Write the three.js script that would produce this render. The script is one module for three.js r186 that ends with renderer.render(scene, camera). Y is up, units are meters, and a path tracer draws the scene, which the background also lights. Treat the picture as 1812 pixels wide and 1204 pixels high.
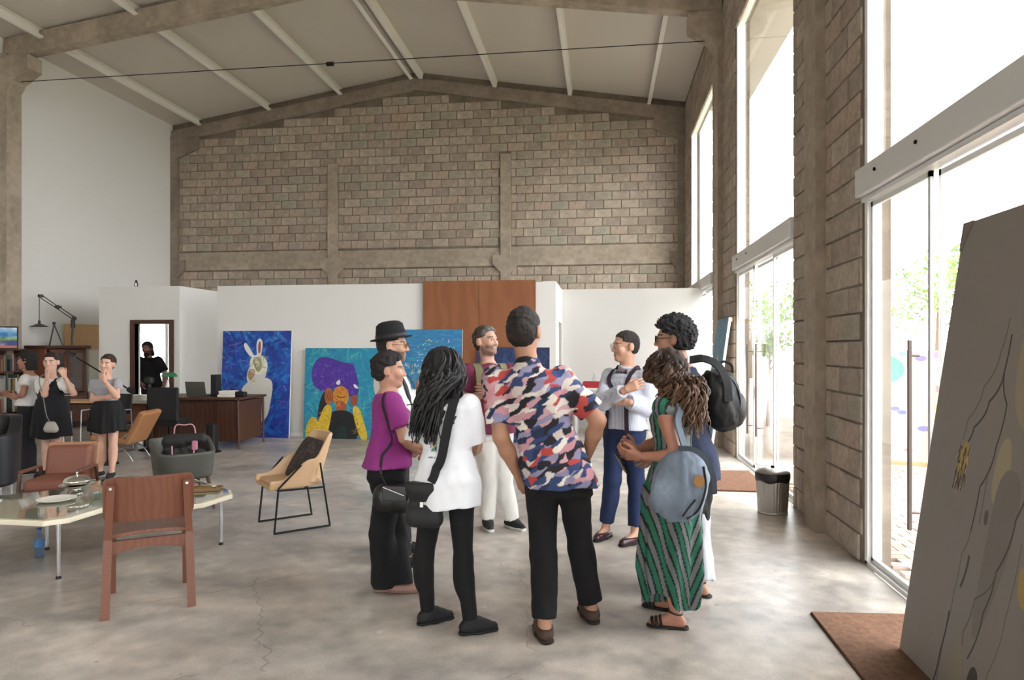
import * as THREE from 'three';
import { mergeGeometries, toCreasedNormals } from 'three/addons/utils/BufferGeometryUtils.js';
import { RoundedBoxGeometry } from 'three/addons/geometries/RoundedBoxGeometry.js';

// ---------------------------------------------------------------- camera, sky, exposure
const scene = new THREE.Scene();
const camera = new THREE.PerspectiveCamera(2 * Math.atan(602 / 1200) * 180 / Math.PI, 1812 / 1204, 0.05, 400);
camera.position.set(0, 1.55, 0);
camera.rotation.y = Math.atan(160 / 1200);
camera.setViewOffset(1812, 1204, 0, -13, 1812, 1204);       // lens shifted a little, verticals stay upright
scene.add(camera);
const renderer = new THREE.WebGLRenderer();
renderer.toneMapping = THREE.LinearToneMapping;
renderer.toneMappingExposure = 1.0;
renderer.shadowMap.enabled = true;
scene.background = new THREE.Color(0.955, 0.98, 1.0);       // bright white overcast
scene.backgroundIntensity = 10.0;

// ---------------------------------------------------------------- helpers
let seed = 12345;
const rnd = () => { seed = (seed * 1664525 + 1013904223) >>> 0; return seed / 4294967296; };
const rr = (a, b) => a + (b - a) * rnd();
const used = {};
function numbered(n) { const k = used[n] = (used[n] ?? -1) + 1; return k ? n + '_' + String(k).padStart(3, '0') : n; }
function put(o) { o.traverse(c => { if (c.isMesh) { c.castShadow = true; c.receiveShadow = true; } }); scene.add(o); return o; }
function thing(name, label, category, [x, y, z] = [0, 0, 0], turn = 0, group) {
  const o = new THREE.Group(); o.name = numbered(name); o.position.set(x, y, z); o.rotation.y = turn;
  o.userData = { label, category }; if (group) o.userData.group = group;
  scene.add(o); return o;
}
function setting(name, [x, y, z] = [0, 0, 0], label) {
  const o = new THREE.Group(); o.name = numbered(name); o.position.set(x, y, z);
  o.userData = { kind: 'structure' }; if (label) o.userData.label = label;
  scene.add(o); return o;
}
function part(name, geo, mat, parent, label) {
  const m = new THREE.Mesh(Array.isArray(geo) ? join(geo) : geo, mat); m.name = name; m.castShadow = m.receiveShadow = true;
  if (label) m.userData.label = label;
  parent.add(m); return m;
}
function join(gs) {
  if (gs.length === 1) return gs[0];
  gs = gs.map(g => { g = g.index ? g.toNonIndexed() : g; for (const k of Object.keys(g.attributes)) if (!['position', 'normal', 'uv'].includes(k)) g.deleteAttribute(k); return g; });
  if (gs.some(g => !g.attributes.uv)) gs.forEach(g => g.deleteAttribute('uv'));
  return mergeGeometries(gs);
}
const V = (x, y, z) => new THREE.Vector3(x, y, z);
const box = (w, h, d, x = 0, y = 0, z = 0, r = 0) => { const g = r ? new RoundedBoxGeometry(w, h, d, 2, Math.min(r, w / 2.1, h / 2.1, d / 2.1)) : new THREE.BoxGeometry(w, h, d); g.translate(x, y, z); return g; };
// a box between two corners, uv in metres
function slab(x0, x1, y0, y1, z0, z1) {
  const g = new THREE.BoxGeometry(x1 - x0, y1 - y0, z1 - z0); g.translate((x0 + x1) / 2, (y0 + y1) / 2, (z0 + z1) / 2);
  return metreUV(g);
}
function metreUV(g) {
  const p = g.attributes.position, n = g.attributes.normal, uv = new Float32Array(p.count * 2);
  for (let i = 0; i < p.count; i++) {
    const ax = Math.abs(n.getX(i)), ay = Math.abs(n.getY(i)), az = Math.abs(n.getZ(i));
    if (ax > ay && ax > az) { uv[2 * i] = p.getZ(i); uv[2 * i + 1] = p.getY(i); }
    else if (ay > az) { uv[2 * i] = p.getX(i); uv[2 * i + 1] = p.getZ(i); }
    else { uv[2 * i] = p.getX(i); uv[2 * i + 1] = p.getY(i); }
  }
  g.setAttribute('uv', new THREE.BufferAttribute(uv, 2)); return g;
}
const cyl = (r0, r1, h, x = 0, y = 0, z = 0, n = 16) => { const g = new THREE.CylinderGeometry(r0, r1, h, n); g.translate(x, y, z); return g; };
// tapered rod from a to b
function rod(a, b, r0, r1 = r0, n = 10) {
  a = V(...a); b = V(...b); const d = b.clone().sub(a), g = new THREE.CylinderGeometry(r1, r0, d.length(), n);
  g.applyQuaternion(new THREE.Quaternion().setFromUnitVectors(V(0, 1, 0), d.normalize())); g.translate((a.x + b.x) / 2, (a.y + b.y) / 2, (a.z + b.z) / 2); return g;
}
// rectangular bar from a to b
function bar(a, b, w, t, up = [0, 1, 0]) {
  a = V(...a); b = V(...b); const d = b.clone().sub(a), L = d.length(), g = new THREE.BoxGeometry(w, t, L);
  const z = d.normalize(), x = V(...up).cross(z).normalize(), y = z.clone().cross(x);
  g.applyMatrix4(new THREE.Matrix4().makeBasis(x, y, z).setPosition(a.add(b).multiplyScalar(.5))); return g;
}
function tube(pts, r, seg = 40, n = 8, closed = false) { return new THREE.TubeGeometry(new THREE.CatmullRomCurve3(pts.map(p => V(...p)), closed, 'catmullrom', .5), seg, r, n, closed); }
function polytube(pts, r, n = 8) { const g = []; for (let i = 0; i + 1 < pts.length; i++) { g.push(rod(pts[i], pts[i + 1], r, r, n)); } for (let i = 1; i + 1 < pts.length; i++) { const s = new THREE.SphereGeometry(r, n, 6); s.translate(...pts[i]); g.push(s); } return join(g); }
function lathe(pts, n = 28) { return new THREE.LatheGeometry(pts.map(p => new THREE.Vector2(...p)), n); }
// flat polygon (x,z outline) from y0 to y1
function prism(outline, y0, y1, bevel = 0) {
  const s = new THREE.Shape(outline.map(([x, z]) => new THREE.Vector2(x, -z)));
  const g = new THREE.ExtrudeGeometry(s, { depth: y1 - y0 - 2 * bevel, bevelEnabled: bevel > 0, bevelThickness: bevel, bevelSize: bevel, bevelOffset: -bevel, bevelSegments: 2, curveSegments: 8 });
  g.translate(0, 0, bevel); g.rotateX(-Math.PI / 2); g.translate(0, y0, 0); return g;
}
// ---- noise
function h3(x, y, z) { let n = Math.imul(x, 374761393) ^ Math.imul(y, 668265263) ^ Math.imul(z, 1440662683); n = Math.imul(n ^ (n >>> 13), 1274126177); n ^= n >>> 16; return (n >>> 0) / 4294967296; }
function noise(x, y, z = 0) {
  const xi = Math.floor(x), yi = Math.floor(y), zi = Math.floor(z); let fx = x - xi, fy = y - yi, fz = z - zi;
  fx = fx * fx * (3 - 2 * fx); fy = fy * fy * (3 - 2 * fy); fz = fz * fz * (3 - 2 * fz);
  const L = (a, b, t) => a + (b - a) * t;
  return L(L(L(h3(xi, yi, zi), h3(xi + 1, yi, zi), fx), L(h3(xi, yi + 1, zi), h3(xi + 1, yi + 1, zi), fx), fy), L(L(h3(xi, yi, zi + 1), h3(xi + 1, yi, zi + 1), fx), L(h3(xi, yi + 1, zi + 1), h3(xi + 1, yi + 1, zi + 1), fx), fy), fz);
}
const fbm = (x, y, z = 0, o = 4) => { let s = 0, a = .5, t = 0; for (let i = 0; i < o; i++) { s += a * noise(x, y, z); t += a; a *= .5; x = x * 2.03 + 17.1; y = y * 2.03 + 5.3; z = z * 2.03 + 9.7; } return s / t; };
const mixc = (a, b, t) => [a[0] + (b[0] - a[0]) * t, a[1] + (b[1] - a[1]) * t, a[2] + (b[2] - a[2]) * t];
const clamp = (x, a = 0, b = 1) => Math.min(b, Math.max(a, x));
const sstep = (a, b, x) => { const t = clamp((x - a) / (b - a)); return t * t * (3 - 2 * t); };
const hex = h => [(h >> 16 & 255), (h >> 8 & 255), (h & 255)];
// texture from f(u,v) -> [r,g,b] 0..255 (sRGB) ; periodic if f is
function tex(w, h, f, srgb = true, wrap = THREE.RepeatWrapping) {
  const d = new Uint8Array(w * h * 4);
  for (let j = 0; j < h; j++) for (let i = 0; i < w; i++) { const c = f((i + .5) / w, (j + .5) / h), k = (j * w + i) * 4; d[k] = clamp(c[0], 0, 255); d[k + 1] = clamp(c[1], 0, 255); d[k + 2] = clamp(c[2], 0, 255); d[k + 3] = 255; }
  const t = new THREE.DataTexture(d, w, h); t.wrapS = t.wrapT = wrap; t.magFilter = THREE.LinearFilter; t.minFilter = THREE.LinearMipmapLinearFilter; t.generateMipmaps = true; if (srgb) t.colorSpace = THREE.SRGBColorSpace; t.needsUpdate = true; return t;
}
// noise periodic on the unit square, n cells a side
function pnoise(u, v, n, s = 0) { const x = u * n, y = v * n, xi = Math.floor(x), yi = Math.floor(y); let fx = x - xi, fy = y - yi; fx = fx * fx * (3 - 2 * fx); fy = fy * fy * (3 - 2 * fy); const q = (a, b) => h3(((a % n) + n) % n, ((b % n) + n) % n, s); return (q(xi, yi) * (1 - fx) + q(xi + 1, yi) * fx) * (1 - fy) + (q(xi, yi + 1) * (1 - fx) + q(xi + 1, yi + 1) * fx) * fy; }
const pfbm = (u, v, n, s = 0, o = 5) => { let t = 0, a = .5, w = 0; for (let i = 0; i < o; i++) { t += a * pnoise(u, v, n << i, s + i * 7); w += a; a *= .55; } return t / w; };
function rep(t, sx, sy = sx) { const c = t.clone(); c.repeat.set(sx, sy); c.needsUpdate = true; return c; }
const std = (color, roughness = .8, metalness = 0, extra = {}) => new THREE.MeshStandardMaterial({ color, roughness, metalness, ...extra });
const phys = (o) => new THREE.MeshPhysicalMaterial(o);

// ---------------------------------------------------------------- materials
const grain = tex(512, 512, (u, v) => { const g = 128 + 110 * (pfbm(u, v, 8, 3, 6) - .5) + 60 * (h3(u * 512 | 0, v * 512 | 0, 5) - .5); return [g, g, g]; }, false);
const concreteMap = tex(1024, 1024, (u, v) => { const a = pfbm(u, v, 4, 11, 6), b = pfbm(u, v, 24, 29, 4), c = h3(u * 1024 | 0, v * 1024 | 0, 8); const k = .95 + .3 * (a - .5) + .2 * (b - .5) + .07 * (c - .5); return [246 * k, 244 * k, 240 * k]; });
const concreteM = (c, r = .9, b = .006) => std(c, r, 0, { map: rep(concreteMap, .5), bumpMap: rep(grain, 2), bumpScale: b });
const M = {
  concrete: concreteM(0xb9ab9b), concreteDark: concreteM(0x9a8d80), mortar: concreteM(0x83776a),
  whiteWall: std(0xdfddd9, .85, 0, { bumpMap: rep(grain, 1.5), bumpScale: .003 }),
  white: std(0xf0efec, .55), alu: std(0xdcdcda, .4, .1), roof: std(0xd0c8bd, .6), purlin: std(0xf2eee7, .5),
  black: std(0x141414, .6), blackMetal: std(0x1b1b1c, .45, .6), chrome: std(0xc8c8c8, .22, 1), silver: std(0xd8d6d0, .18, 1),
};
const glassPane = phys({ color: 0xffffff, roughness: 0.0, transmission: 1, thickness: 0, ior: 1.5 });
const clearGlass = phys({ color: 0xeef4f2, roughness: 0.02, transmission: 1, thickness: 0, ior: 1.45 });
function woodTex(a, b, n = 12) { return tex(512, 512, (u, v) => { const w = pfbm(u, v * .999, 4, 5, 3), s = pnoise(u, v, 2, 9); let x = u * n + w * 2.2 + s; const g = .5 + .5 * Math.sin(x * 6.283); const f = pnoise((u * 16) % 1, v * .5, 32, 3); const k = .55 * g + .45 * f; const c = mixc(hex(a), hex(b), k); return c; }); }
// fast wood: vertical grain along v
const woodDarkT = woodTex(0x3a2218, 0x5a3626), woodMidT = woodTex(0x6b402e, 0x7c4d38), woodLightT = woodTex(0xbf9a6c, 0xcaa678);
M.woodDark = std(0xffffff, .45, 0, { map: rep(woodDarkT, 1, .5) });
M.woodMid = std(0xffffff, .42, 0, { map: rep(woodMidT, 2, 1) });
M.woodLight = std(0xffffff, .6, 0, { map: rep(woodLightT, 1, .5) });
// ---------------------------------------------------------------- the hall: x -10.66..1.85, depth 15.7 in front of the camera, 9 m behind it
const XL = -10.66, XR = 1.85, ZB = -15.7, ZF = 9.3, EAVE = 7.1, RIDGE = 8.1, XM = (XL + XR) / 2;
const roofY = x => EAVE + (RIDGE - EAVE) * (1 - Math.abs(x - XM) / (XR - XM));

// floor: trowelled concrete with clouding, stains, hairline cracks and saw cuts
{
  const W = 2048, S = 12.6, buf = new Float32Array(W * W * 3), crack = new Float32Array(W * W);
  const X0 = XL, Z0 = -10.6;                       // texture covers x X0..X0+S, z Z0..Z0+S
  const line = (pts, w, amt) => { for (let i = 0; i + 1 < pts.length; i++) { const [x0, z0] = pts[i], [x1, z1] = pts[i + 1], n = Math.ceil(Math.hypot(x1 - x0, z1 - z0) / S * W * 2); for (let k = 0; k <= n; k++) { const px = ((x0 + (x1 - x0) * k / n) - X0) / S * W, py = ((z0 + (z1 - z0) * k / n) - Z0) / S * W, r = Math.ceil(w) + 1; for (let b = -r; b <= r; b++) for (let a = -r; a <= r; a++) { const ix = Math.floor(px) + a, iy = Math.floor(py) + b; if (ix < 0 || iy < 0 || ix >= W || iy >= W) continue; const d = Math.hypot(ix + .5 - px, iy + .5 - py), v = amt * clamp(1 - d / w); crack[iy * W + ix] = Math.max(crack[iy * W + ix], v); } } } };
  const wander = (x, z, ang, len, step = .035, turn = .8) => { const p = [[x, z]]; for (let l = 0; l < len; l += step) { const aa = ang + rr(-turn, turn); x += Math.cos(aa) * step; z += Math.sin(aa) * step; p.push([x, z]); } return p; };
  line(wander(-.33, -3.45, -1.75, 1.4), .9, .42); line(wander(-.36, -3.9, -.5, .25), .9, .4);
  line(wander(-.4, -3.2, 2.2, 1.2), .9, .45);
  line(wander(-2.3, -4.3, 1.0, 1.6), 1, .55); line(wander(-3.1, -3.6, -.6, 1.5), 1, .6); line(wander(-1.9, -3.0, 2.6, 1.8), .9, .5);
  line(wander(-4.6, -6.2, -.4, 2.2), .9, .5); line(wander(-2.0, -6.6, 2.7, 2), .9, .4); line(wander(.7, -4.6, -.3, 1.0), .9, .35); line(wander(-5.2, -4, .3, 2.4), .9, .5);
  line([[-2.65, -2.0], [-1.66, -3.95]], 1.2, -.35); line([[-1.66, -3.95], [-1.2, -4.9]], 1, -.2);
  line([[XL, -6.1], [1.9, -6.1]], 1.1, .28); line([[-4.4, -10], [-4.4, 2]], 1.1, .25);
  const spots = []; for (let i = 0; i < 420; i++) spots.push([rnd() * W, rnd() * W, rr(1, 3.2), rr(-.35, .5)]);
  const dd = new Uint8Array(W * W * 4);
  for (let j = 0; j < W; j++) for (let i = 0; i < W; i++) {
    const x = i / W * S, z = j / W * S;
    const a = fbm(x * .5, z * .5, 1, 4) - .5, b = fbm(x * 2.1 + 40, z * 2.1, 2, 4) - .5, c = fbm(x * 11, z * 11, 3, 2) - .5, sw = fbm(x * 1.2 + 3 * b, z * 3.4 + 2 * a, 4, 3) - .5, g = h3(i, j, 77) - .5;
    const k = 1 + .42 * a + .28 * b + .24 * c + .3 * sw + .09 * g, cr = crack[j * W + i], w = .5 * a + .5 * sw, o = (j * W + i) * 4;
    const q = k * (1 - .5 * Math.max(cr, 0)) + .5 * Math.max(-cr, 0);
    dd[o] = clamp(185 * q + 8 * w, 0, 255); dd[o + 1] = clamp(176 * q, 0, 255); dd[o + 2] = clamp(166 * q - 9 * w, 0, 255); dd[o + 3] = 255;
  }
  for (const [sx, sy, r, v] of spots) for (let b = -4; b <= 4; b++) for (let a = -4; a <= 4; a++) { const d = Math.hypot(a, b); if (d > r) continue; const ix = (sx + a) | 0, iy = (sy + b) | 0; if (ix < 0 || iy < 0 || ix >= W || iy >= W) continue; const o = (iy * W + ix) * 4; for (let c = 0; c < 3; c++) dd[o + c] = clamp(dd[o + c] * (1 - v * .5), 0, 255); }
  const t = new THREE.DataTexture(dd, W, W); t.colorSpace = THREE.SRGBColorSpace; t.magFilter = THREE.LinearFilter; t.minFilter = THREE.LinearMipmapLinearFilter; t.generateMipmaps = true; t.wrapS = t.wrapT = THREE.MirroredRepeatWrapping; t.needsUpdate = true;
  const rough = tex(512, 512, (u, v) => { const g = 82 + 34 * (pfbm(u, v, 6, 41, 5) - .5); return [g, g, g]; }, false);
  const g = slab(XL - .2, XR, -.2, 0, ZB - .2, ZF + .2), p = g.attributes.position, uv = g.attributes.uv;
  for (let i = 0; i < p.count; i++) uv.setXY(i, (p.getX(i) - X0) / S, (p.getZ(i) - Z0) / S);
  const m = new THREE.MeshStandardMaterial({ map: t, roughness: 1, roughnessMap: rep(rough, 5), bumpMap: rep(grain, 14), bumpScale: .0015 });
  const f = part('floor', g, m, scene); f.userData = { kind: 'structure', label: 'trowelled grey concrete floor with cracks' };
}

// ceiling: two white sheets with purlins
{
  const o = setting('ceiling', [0, 0, 0], 'white sheet roof pitched to a ridge');
  const th = .12;
  for (const s of [-1, 1]) {
    const xe = s < 0 ? XL - .5 : XR + 1.3, sh = new THREE.Shape();
    const ye = RIDGE - (RIDGE - EAVE) / (XR - XM) * Math.abs(xe - XM);
    sh.moveTo(XM, RIDGE); sh.lineTo(xe, ye); sh.lineTo(xe, ye + th); sh.lineTo(XM, RIDGE + th); sh.closePath();
    const g = new THREE.ExtrudeGeometry(sh, { depth: ZF - ZB + .8, bevelEnabled: false }); g.translate(0, 0, ZB - .4);
    part('roof_sheet', g, M.roof, o);
  }
  for (const x of [-9.91, -8.08, -6.27, -4.52, -4.25, -2.47, -.72, 1.07]) {
    const y = roofY(x), sg = x < XM ? 1 : -1, z0 = ZB + .02, z1 = ZF, L = z1 - z0, zc = (z0 + z1) / 2;
    const lean = Math.atan((RIDGE - EAVE) / (XR - XM)) * sg;
    const gs = [box(.012, .17, L, -.035 * sg, -.085, 0), box(.075, .012, L, 0, -.006, 0), box(.075, .012, L, 0, -.165, 0), box(.012, .03, L, .035 * sg, -.152, 0)];
    const g = join(gs); g.rotateZ(lean); g.translate(x, y - .003, zc); part('purlin', g, M.purlin, o);
  }
}

// a concrete masonry unit: chamfered front, face towards +z, back at z = 0
function unit(w, h, d = .03, c = .006) {
  const x = w / 2, y = h / 2, xi = x - c, yi = y - c, P = [], tri = (a, b, e) => P.push(...a, ...b, ...e), quad = (a, b, e, f) => { tri(a, b, e); tri(a, e, f); };
  const B = [[-x, -y, 0], [x, -y, 0], [x, y, 0], [-x, y, 0]], S = [[-x, -y, d - c], [x, -y, d - c], [x, y, d - c], [-x, y, d - c]], T = [[-xi, -yi, d], [xi, -yi, d], [xi, yi, d], [-xi, yi, d]];
  quad(T[0], T[1], T[2], T[3]);
  for (let i = 0; i < 4; i++) { const j = (i + 1) % 4; quad(S[i], S[j], T[j], T[i]); quad(B[i], B[j], S[j], S[i]); }
  const g = new THREE.BufferGeometry(); g.setAttribute('position', new THREE.Float32BufferAttribute(P, 3)); g.computeVertexNormals();
  const uv = []; for (let i = 0; i < P.length; i += 3) uv.push(P[i], P[i + 1]); g.setAttribute('uv', new THREE.Float32BufferAttribute(uv, 2)); return g;
}
const blockTones = [0xbdaea0, 0xb5a799, 0xc3b5a6, 0xad9f92, 0xb8b0a1, 0xbfac9d, 0xcabcac, 0xb1a498].map(c => {
  const m = std(c, .95, 0, { map: rep(concreteMap, 1.1), bumpMap: rep(grain, 4), bumpScale: .006 }); m.map.offset.set(rnd(), rnd()); return m; });
const unitCache = {};
const unitGeo = (w) => unitCache[w = Math.max(.05, Math.round(w / .02) * .02).toFixed(2)] ??= unit(+w, .186);
// lays units of a wall described by {u0,u1 per course}, returns list of {u,y,w}
function courses(y0, y1, spans, bond = .4, j = .014) {
  const out = []; let c = 0;
  for (let y = y0; y < y1 - .05; y += .2, c++) for (const [a, b] of spans(y + .1)) {
    if (b - a < .06) continue;
    let s = Math.floor(a / bond) * bond + (c % 2 ? bond / 2 : 0) - bond + (h3(c, 3, 7) - .5) * .05;
    for (; s < b; s += bond) { const l = Math.max(s, a), r = Math.min(s + bond, b); if (r - l > .055) out.push({ u: (l + r) / 2, y: y + .1, w: r - l - j }); }
  }
  return out;
}
function lay(parent, units, place, near = 300) {
  units.forEach(q => { q.m = place(q); q.d = V(0, 1.55, 0).distanceTo(V().setFromMatrixPosition(q.m)); });
  units.sort((a, b) => a.d - b.d);
  units.slice(0, near).forEach((q, i) => { const m = part(i ? 'block_' + String(i).padStart(3, '0') : 'block', unitGeo(q.w), blockTones[(rnd() * 8) | 0], parent); m.applyMatrix4(q.m); });
  const rest = units.slice(near), by = blockTones.map(() => []);
  rest.forEach(q => { const g = unitGeo(q.w).clone(); g.applyMatrix4(q.m); by[(rnd() * 8) | 0].push(g); });
  if (rest.length) {
    const g = mergeGeometries(by.map(b => mergeGeometries(b)), true); const m = part('blockwork', g, blockTones, parent); m.userData.kind = 'stuff';
  }
}
const jit = (s) => (rnd() - .5) * s;

// back wall: grey blockwork with a tie beam, two stub columns and a raking beam under the roof
{
  const o = setting('wall_back', [0, 0, 0], 'back gable wall of grey concrete blocks');
  const sh = new THREE.Shape(); sh.moveTo(XL - .2, -.2); sh.lineTo(XR + .2, -.2); sh.lineTo(XR + .2, EAVE); sh.lineTo(XM, RIDGE); sh.lineTo(XL - .2, EAVE); sh.closePath();
  const g = new THREE.ExtrudeGeometry(sh, { depth: .25, bevelEnabled: false }); g.translate(0, 0, ZB - .25); part('mortar_bed', g, M.mortar, o);
  const P = [[-6.46, 5.98], [-2.24, 6.06]], hw = .115;
  const spans = y => {
    if (y > 3.42 && y < 3.93) return [];
    const top = (roofY(XL) - .42 - y); let a = XL + .18, b = XR - .1;
    const lim = (y + .12 - (EAVE - .42)) / (RIDGE - EAVE) * (XR - XM); if (lim > 0) { a = Math.max(a, XL + lim); b = Math.min(b, XR - lim); }
    if (a >= b) return [];
    const cuts = P.filter(([x, t]) => y < t).map(([x]) => [x - hw - .01, x + hw + .01]); const r = []; let s = a;
    for (const [c, d] of cuts) { if (c > s) r.push([s, c]); s = d; } r.push([s, b]); return r;
  };
  const us = courses(2.43, 3.42, spans).concat(courses(3.93, 7.9, spans));
  lay(o, us, q => new THREE.Matrix4().makeTranslation(q.u + jit(.006), q.y + jit(.006), ZB - .018 + jit(.005)).multiply(new THREE.Matrix4().makeRotationZ(jit(.008))));
  // tie beam between the columns
  for (const [a, b, y0, y1] of [[XL + .15, -6.46 - hw, 3.46, 3.9], [-6.46 + hw, -2.24 - hw, 3.46, 3.88], [-2.24 + hw, XR - .05, 3.46, 3.9]]) part('tie_beam', slab(a, b, y0, y1, ZB - .02, ZB + .022), M.concrete, o);
  for (const [x, top] of P) {
    const s = new THREE.Shape();                                   // stub column with two corbels
    [[-hw, 2.3], [hw, 2.3], [hw, 3.3], [hw + .19, 3.5], [hw + .19, 3.7], [hw, 3.7], [hw, top], [-hw, top], [-hw, 3.7], [-hw - .19, 3.7], [-hw - .19, 3.5], [-hw, 3.3]].forEach(([a, b], i) => i ? s.lineTo(x + a, b) : s.moveTo(x + a, b));
    const g = new THREE.ExtrudeGeometry(s, { depth: .07, bevelEnabled: true, bevelSize: .008, bevelThickness: .008, bevelSegments: 1 }); g.translate(0, 0, ZB - .015); part('stub_column', metreUV(g), M.concrete, o);
  }
  for (const s of [-1, 1]) {                                       // raking beam
    const xe = s < 0 ? XL : XR, q = new THREE.Shape(); q.moveTo(XM, RIDGE - .16); q.lineTo(xe, EAVE - .16); q.lineTo(xe, EAVE - .46); q.lineTo(XM, RIDGE - .44); q.closePath();
    const g = new THREE.ExtrudeGeometry(q, { depth: .09, bevelEnabled: false }); g.translate(0, 0, ZB - .01); part('raking_beam', metreUV(g), M.concreteDark, o);
    const cx = s < 0 ? XL + .09 : XR - .07; part('corner_column', slab(cx - .09, cx + .09, 0, EAVE - .3, ZB - .01, ZB + .1), M.concreteDark, o);
    const k = new THREE.Shape(); const xs = s < 0 ? XL + .18 : XR - .14, d = -s * .55; k.moveTo(xs, EAVE - .3); k.lineTo(xs + d, EAVE - .3); k.lineTo(xs + d, EAVE - .62); k.lineTo(xs, EAVE - .85); k.closePath();
    const kg = new THREE.ExtrudeGeometry(k, { depth: .1, bevelEnabled: false }); kg.translate(0, 0, ZB - .01); part('corbel', metreUV(kg), M.concreteDark, o);
    const k2 = new THREE.Shape(); k2.moveTo(xs, 3.72); k2.lineTo(xs + d * .35, 3.72); k2.lineTo(xs + d * .35, 3.5); k2.lineTo(xs, 3.28); k2.closePath();
    const kg2 = new THREE.ExtrudeGeometry(k2, { depth: .1, bevelEnabled: false }); kg2.translate(0, 0, ZB - .01); part('corbel', metreUV(kg2), M.concreteDark, o);
  }
}

// left wall (painted blockwork) and the gable behind the camera
{
  const paintBump = tex(512, 512, (u, v) => { const y = v * 4, r = Math.floor(y), x = u * 2 + (r % 2) * .5; const j = Math.min((y % 1) * .2, (x % 1) * .4, (1 - x % 1) * .4); const g = 150 + 70 * (pfbm(u, v, 16, 5, 4) - .5) - 60 * clamp(1 - j / .012); return [g, g, g]; }, false);
  const m = std(0xe2e0dc, .8, 0, { bumpMap: rep(paintBump, 1.25), bumpScale: .008 });
  const o = setting('wall_left', [0, 0, 0], 'tall white painted wall');
  for (const [y0, y1, z0, z1] of [[-.2, .3, ZB - .2, ZF + .2], [2.35, EAVE + .1, ZB - .2, ZF + .2], [.3, 2.35, ZB - .2, -15.55], [.3, 2.35, -14.5, ZF + .2]]) part('wall_left_face', slab(XL - .2, XL, y0, y1, z0, z1), m, o);
  const w = setting('window_6', [XL - .1, 0, 0], 'small window behind the office box'); part('frame', join([box(.08, .06, 1.05, 0, .33, -15.025), box(.08, .06, 1.05, 0, 2.32, -15.025), box(.08, 2.05, .06, 0, 1.325, -14.53), box(.08, 2.05, .06, 0, 1.325, -15.52)]), M.white, w); part('pane', box(.008, 2.0, 1.0, 0, 1.325, -15.025), glassPane, w);
  // gable behind the camera: blank wall round a wide glazed entrance
  const r = setting('wall_front', [0, 0, 0], 'gable wall behind the camera'), sh = new THREE.Shape(); sh.moveTo(XL - .2, -.2); sh.lineTo(XR + .2, -.2); sh.lineTo(XR + .2, EAVE); sh.lineTo(XM, RIDGE + .05); sh.lineTo(XL - .2, EAVE); sh.closePath();
  const hole = new THREE.Path(); hole.moveTo(-9, 0); hole.lineTo(-9, 2.8); hole.lineTo(-2.6, 2.8); hole.lineTo(-2.6, 0); hole.closePath(); sh.holes.push(hole);
  const g = new THREE.ExtrudeGeometry(sh, { depth: .25, bevelEnabled: false }); g.translate(0, 0, ZF); part('wall_front_face', g, M.whiteWall, r);
  const q = setting('window_7', [0, 0, ZF + .1], 'wide glazed entrance behind the camera'); for (let i = 0; i <= 4; i++) part('mullion', box(.08, 2.8, .1, -8.96 + i * 1.58, 1.4, 0), M.alu, q); part('rail', box(6.4, .1, .1, -5.8, 2.5, 0), M.alu, q); for (let i = 0; i < 4; i++) part('pane', box(1.5, 2.8, .008, -8.17 + i * 1.58, 1.4, 0), glassPane, q);
}

// right wall: block piers between tall windows
const WIN = [[2.2, 5.15], [6.9, 9.83], [11.78, 14.72], [-2.7, .25], [-7.6, -4.65]];   // depth ranges of the openings, y 0..6.1
const COL = [6.1, 10.95, 1.2, -3.7];
{
  const o = setting('wall_right', [0, 0, 0], 'side wall of grey concrete block piers between tall windows');
  const edges = [-ZF, ...WIN.slice().sort((a, b) => a[0] - b[0]).flat(), 15.7]; const piers = []; for (let i = 0; i < edges.length; i += 2) piers.push([edges[i], edges[i + 1]]);
  for (const [a, b] of piers) part('pier_core', slab(XR, XR + .19, -.2, 6.1, -b, -a), M.mortar, o);
  part('lintel_core', slab(XR, XR + .19, 6.1, EAVE, ZB, ZF), M.mortar, o);
  const spans = y => {
    const r = []; for (const [a, b] of (y > 6.1 ? [[-2, 15.6]] : piers)) { let s = Math.max(a, -2); for (const c of COL.slice().sort((p, q) => p - q)) if (c > s && c < b) { r.push([s, c - .16]); s = c + .16; } if (s < b) r.push([s, b]); } return r;
  };
  const us = courses(0, 6.95, spans);
  const turn = new THREE.Matrix4().makeRotationY(-Math.PI / 2);
  lay(o, us, q => new THREE.Matrix4().makeTranslation(XR + .017 + jit(.005), q.y + jit(.005), -q.u + jit(.005)).multiply(turn));
}
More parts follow.
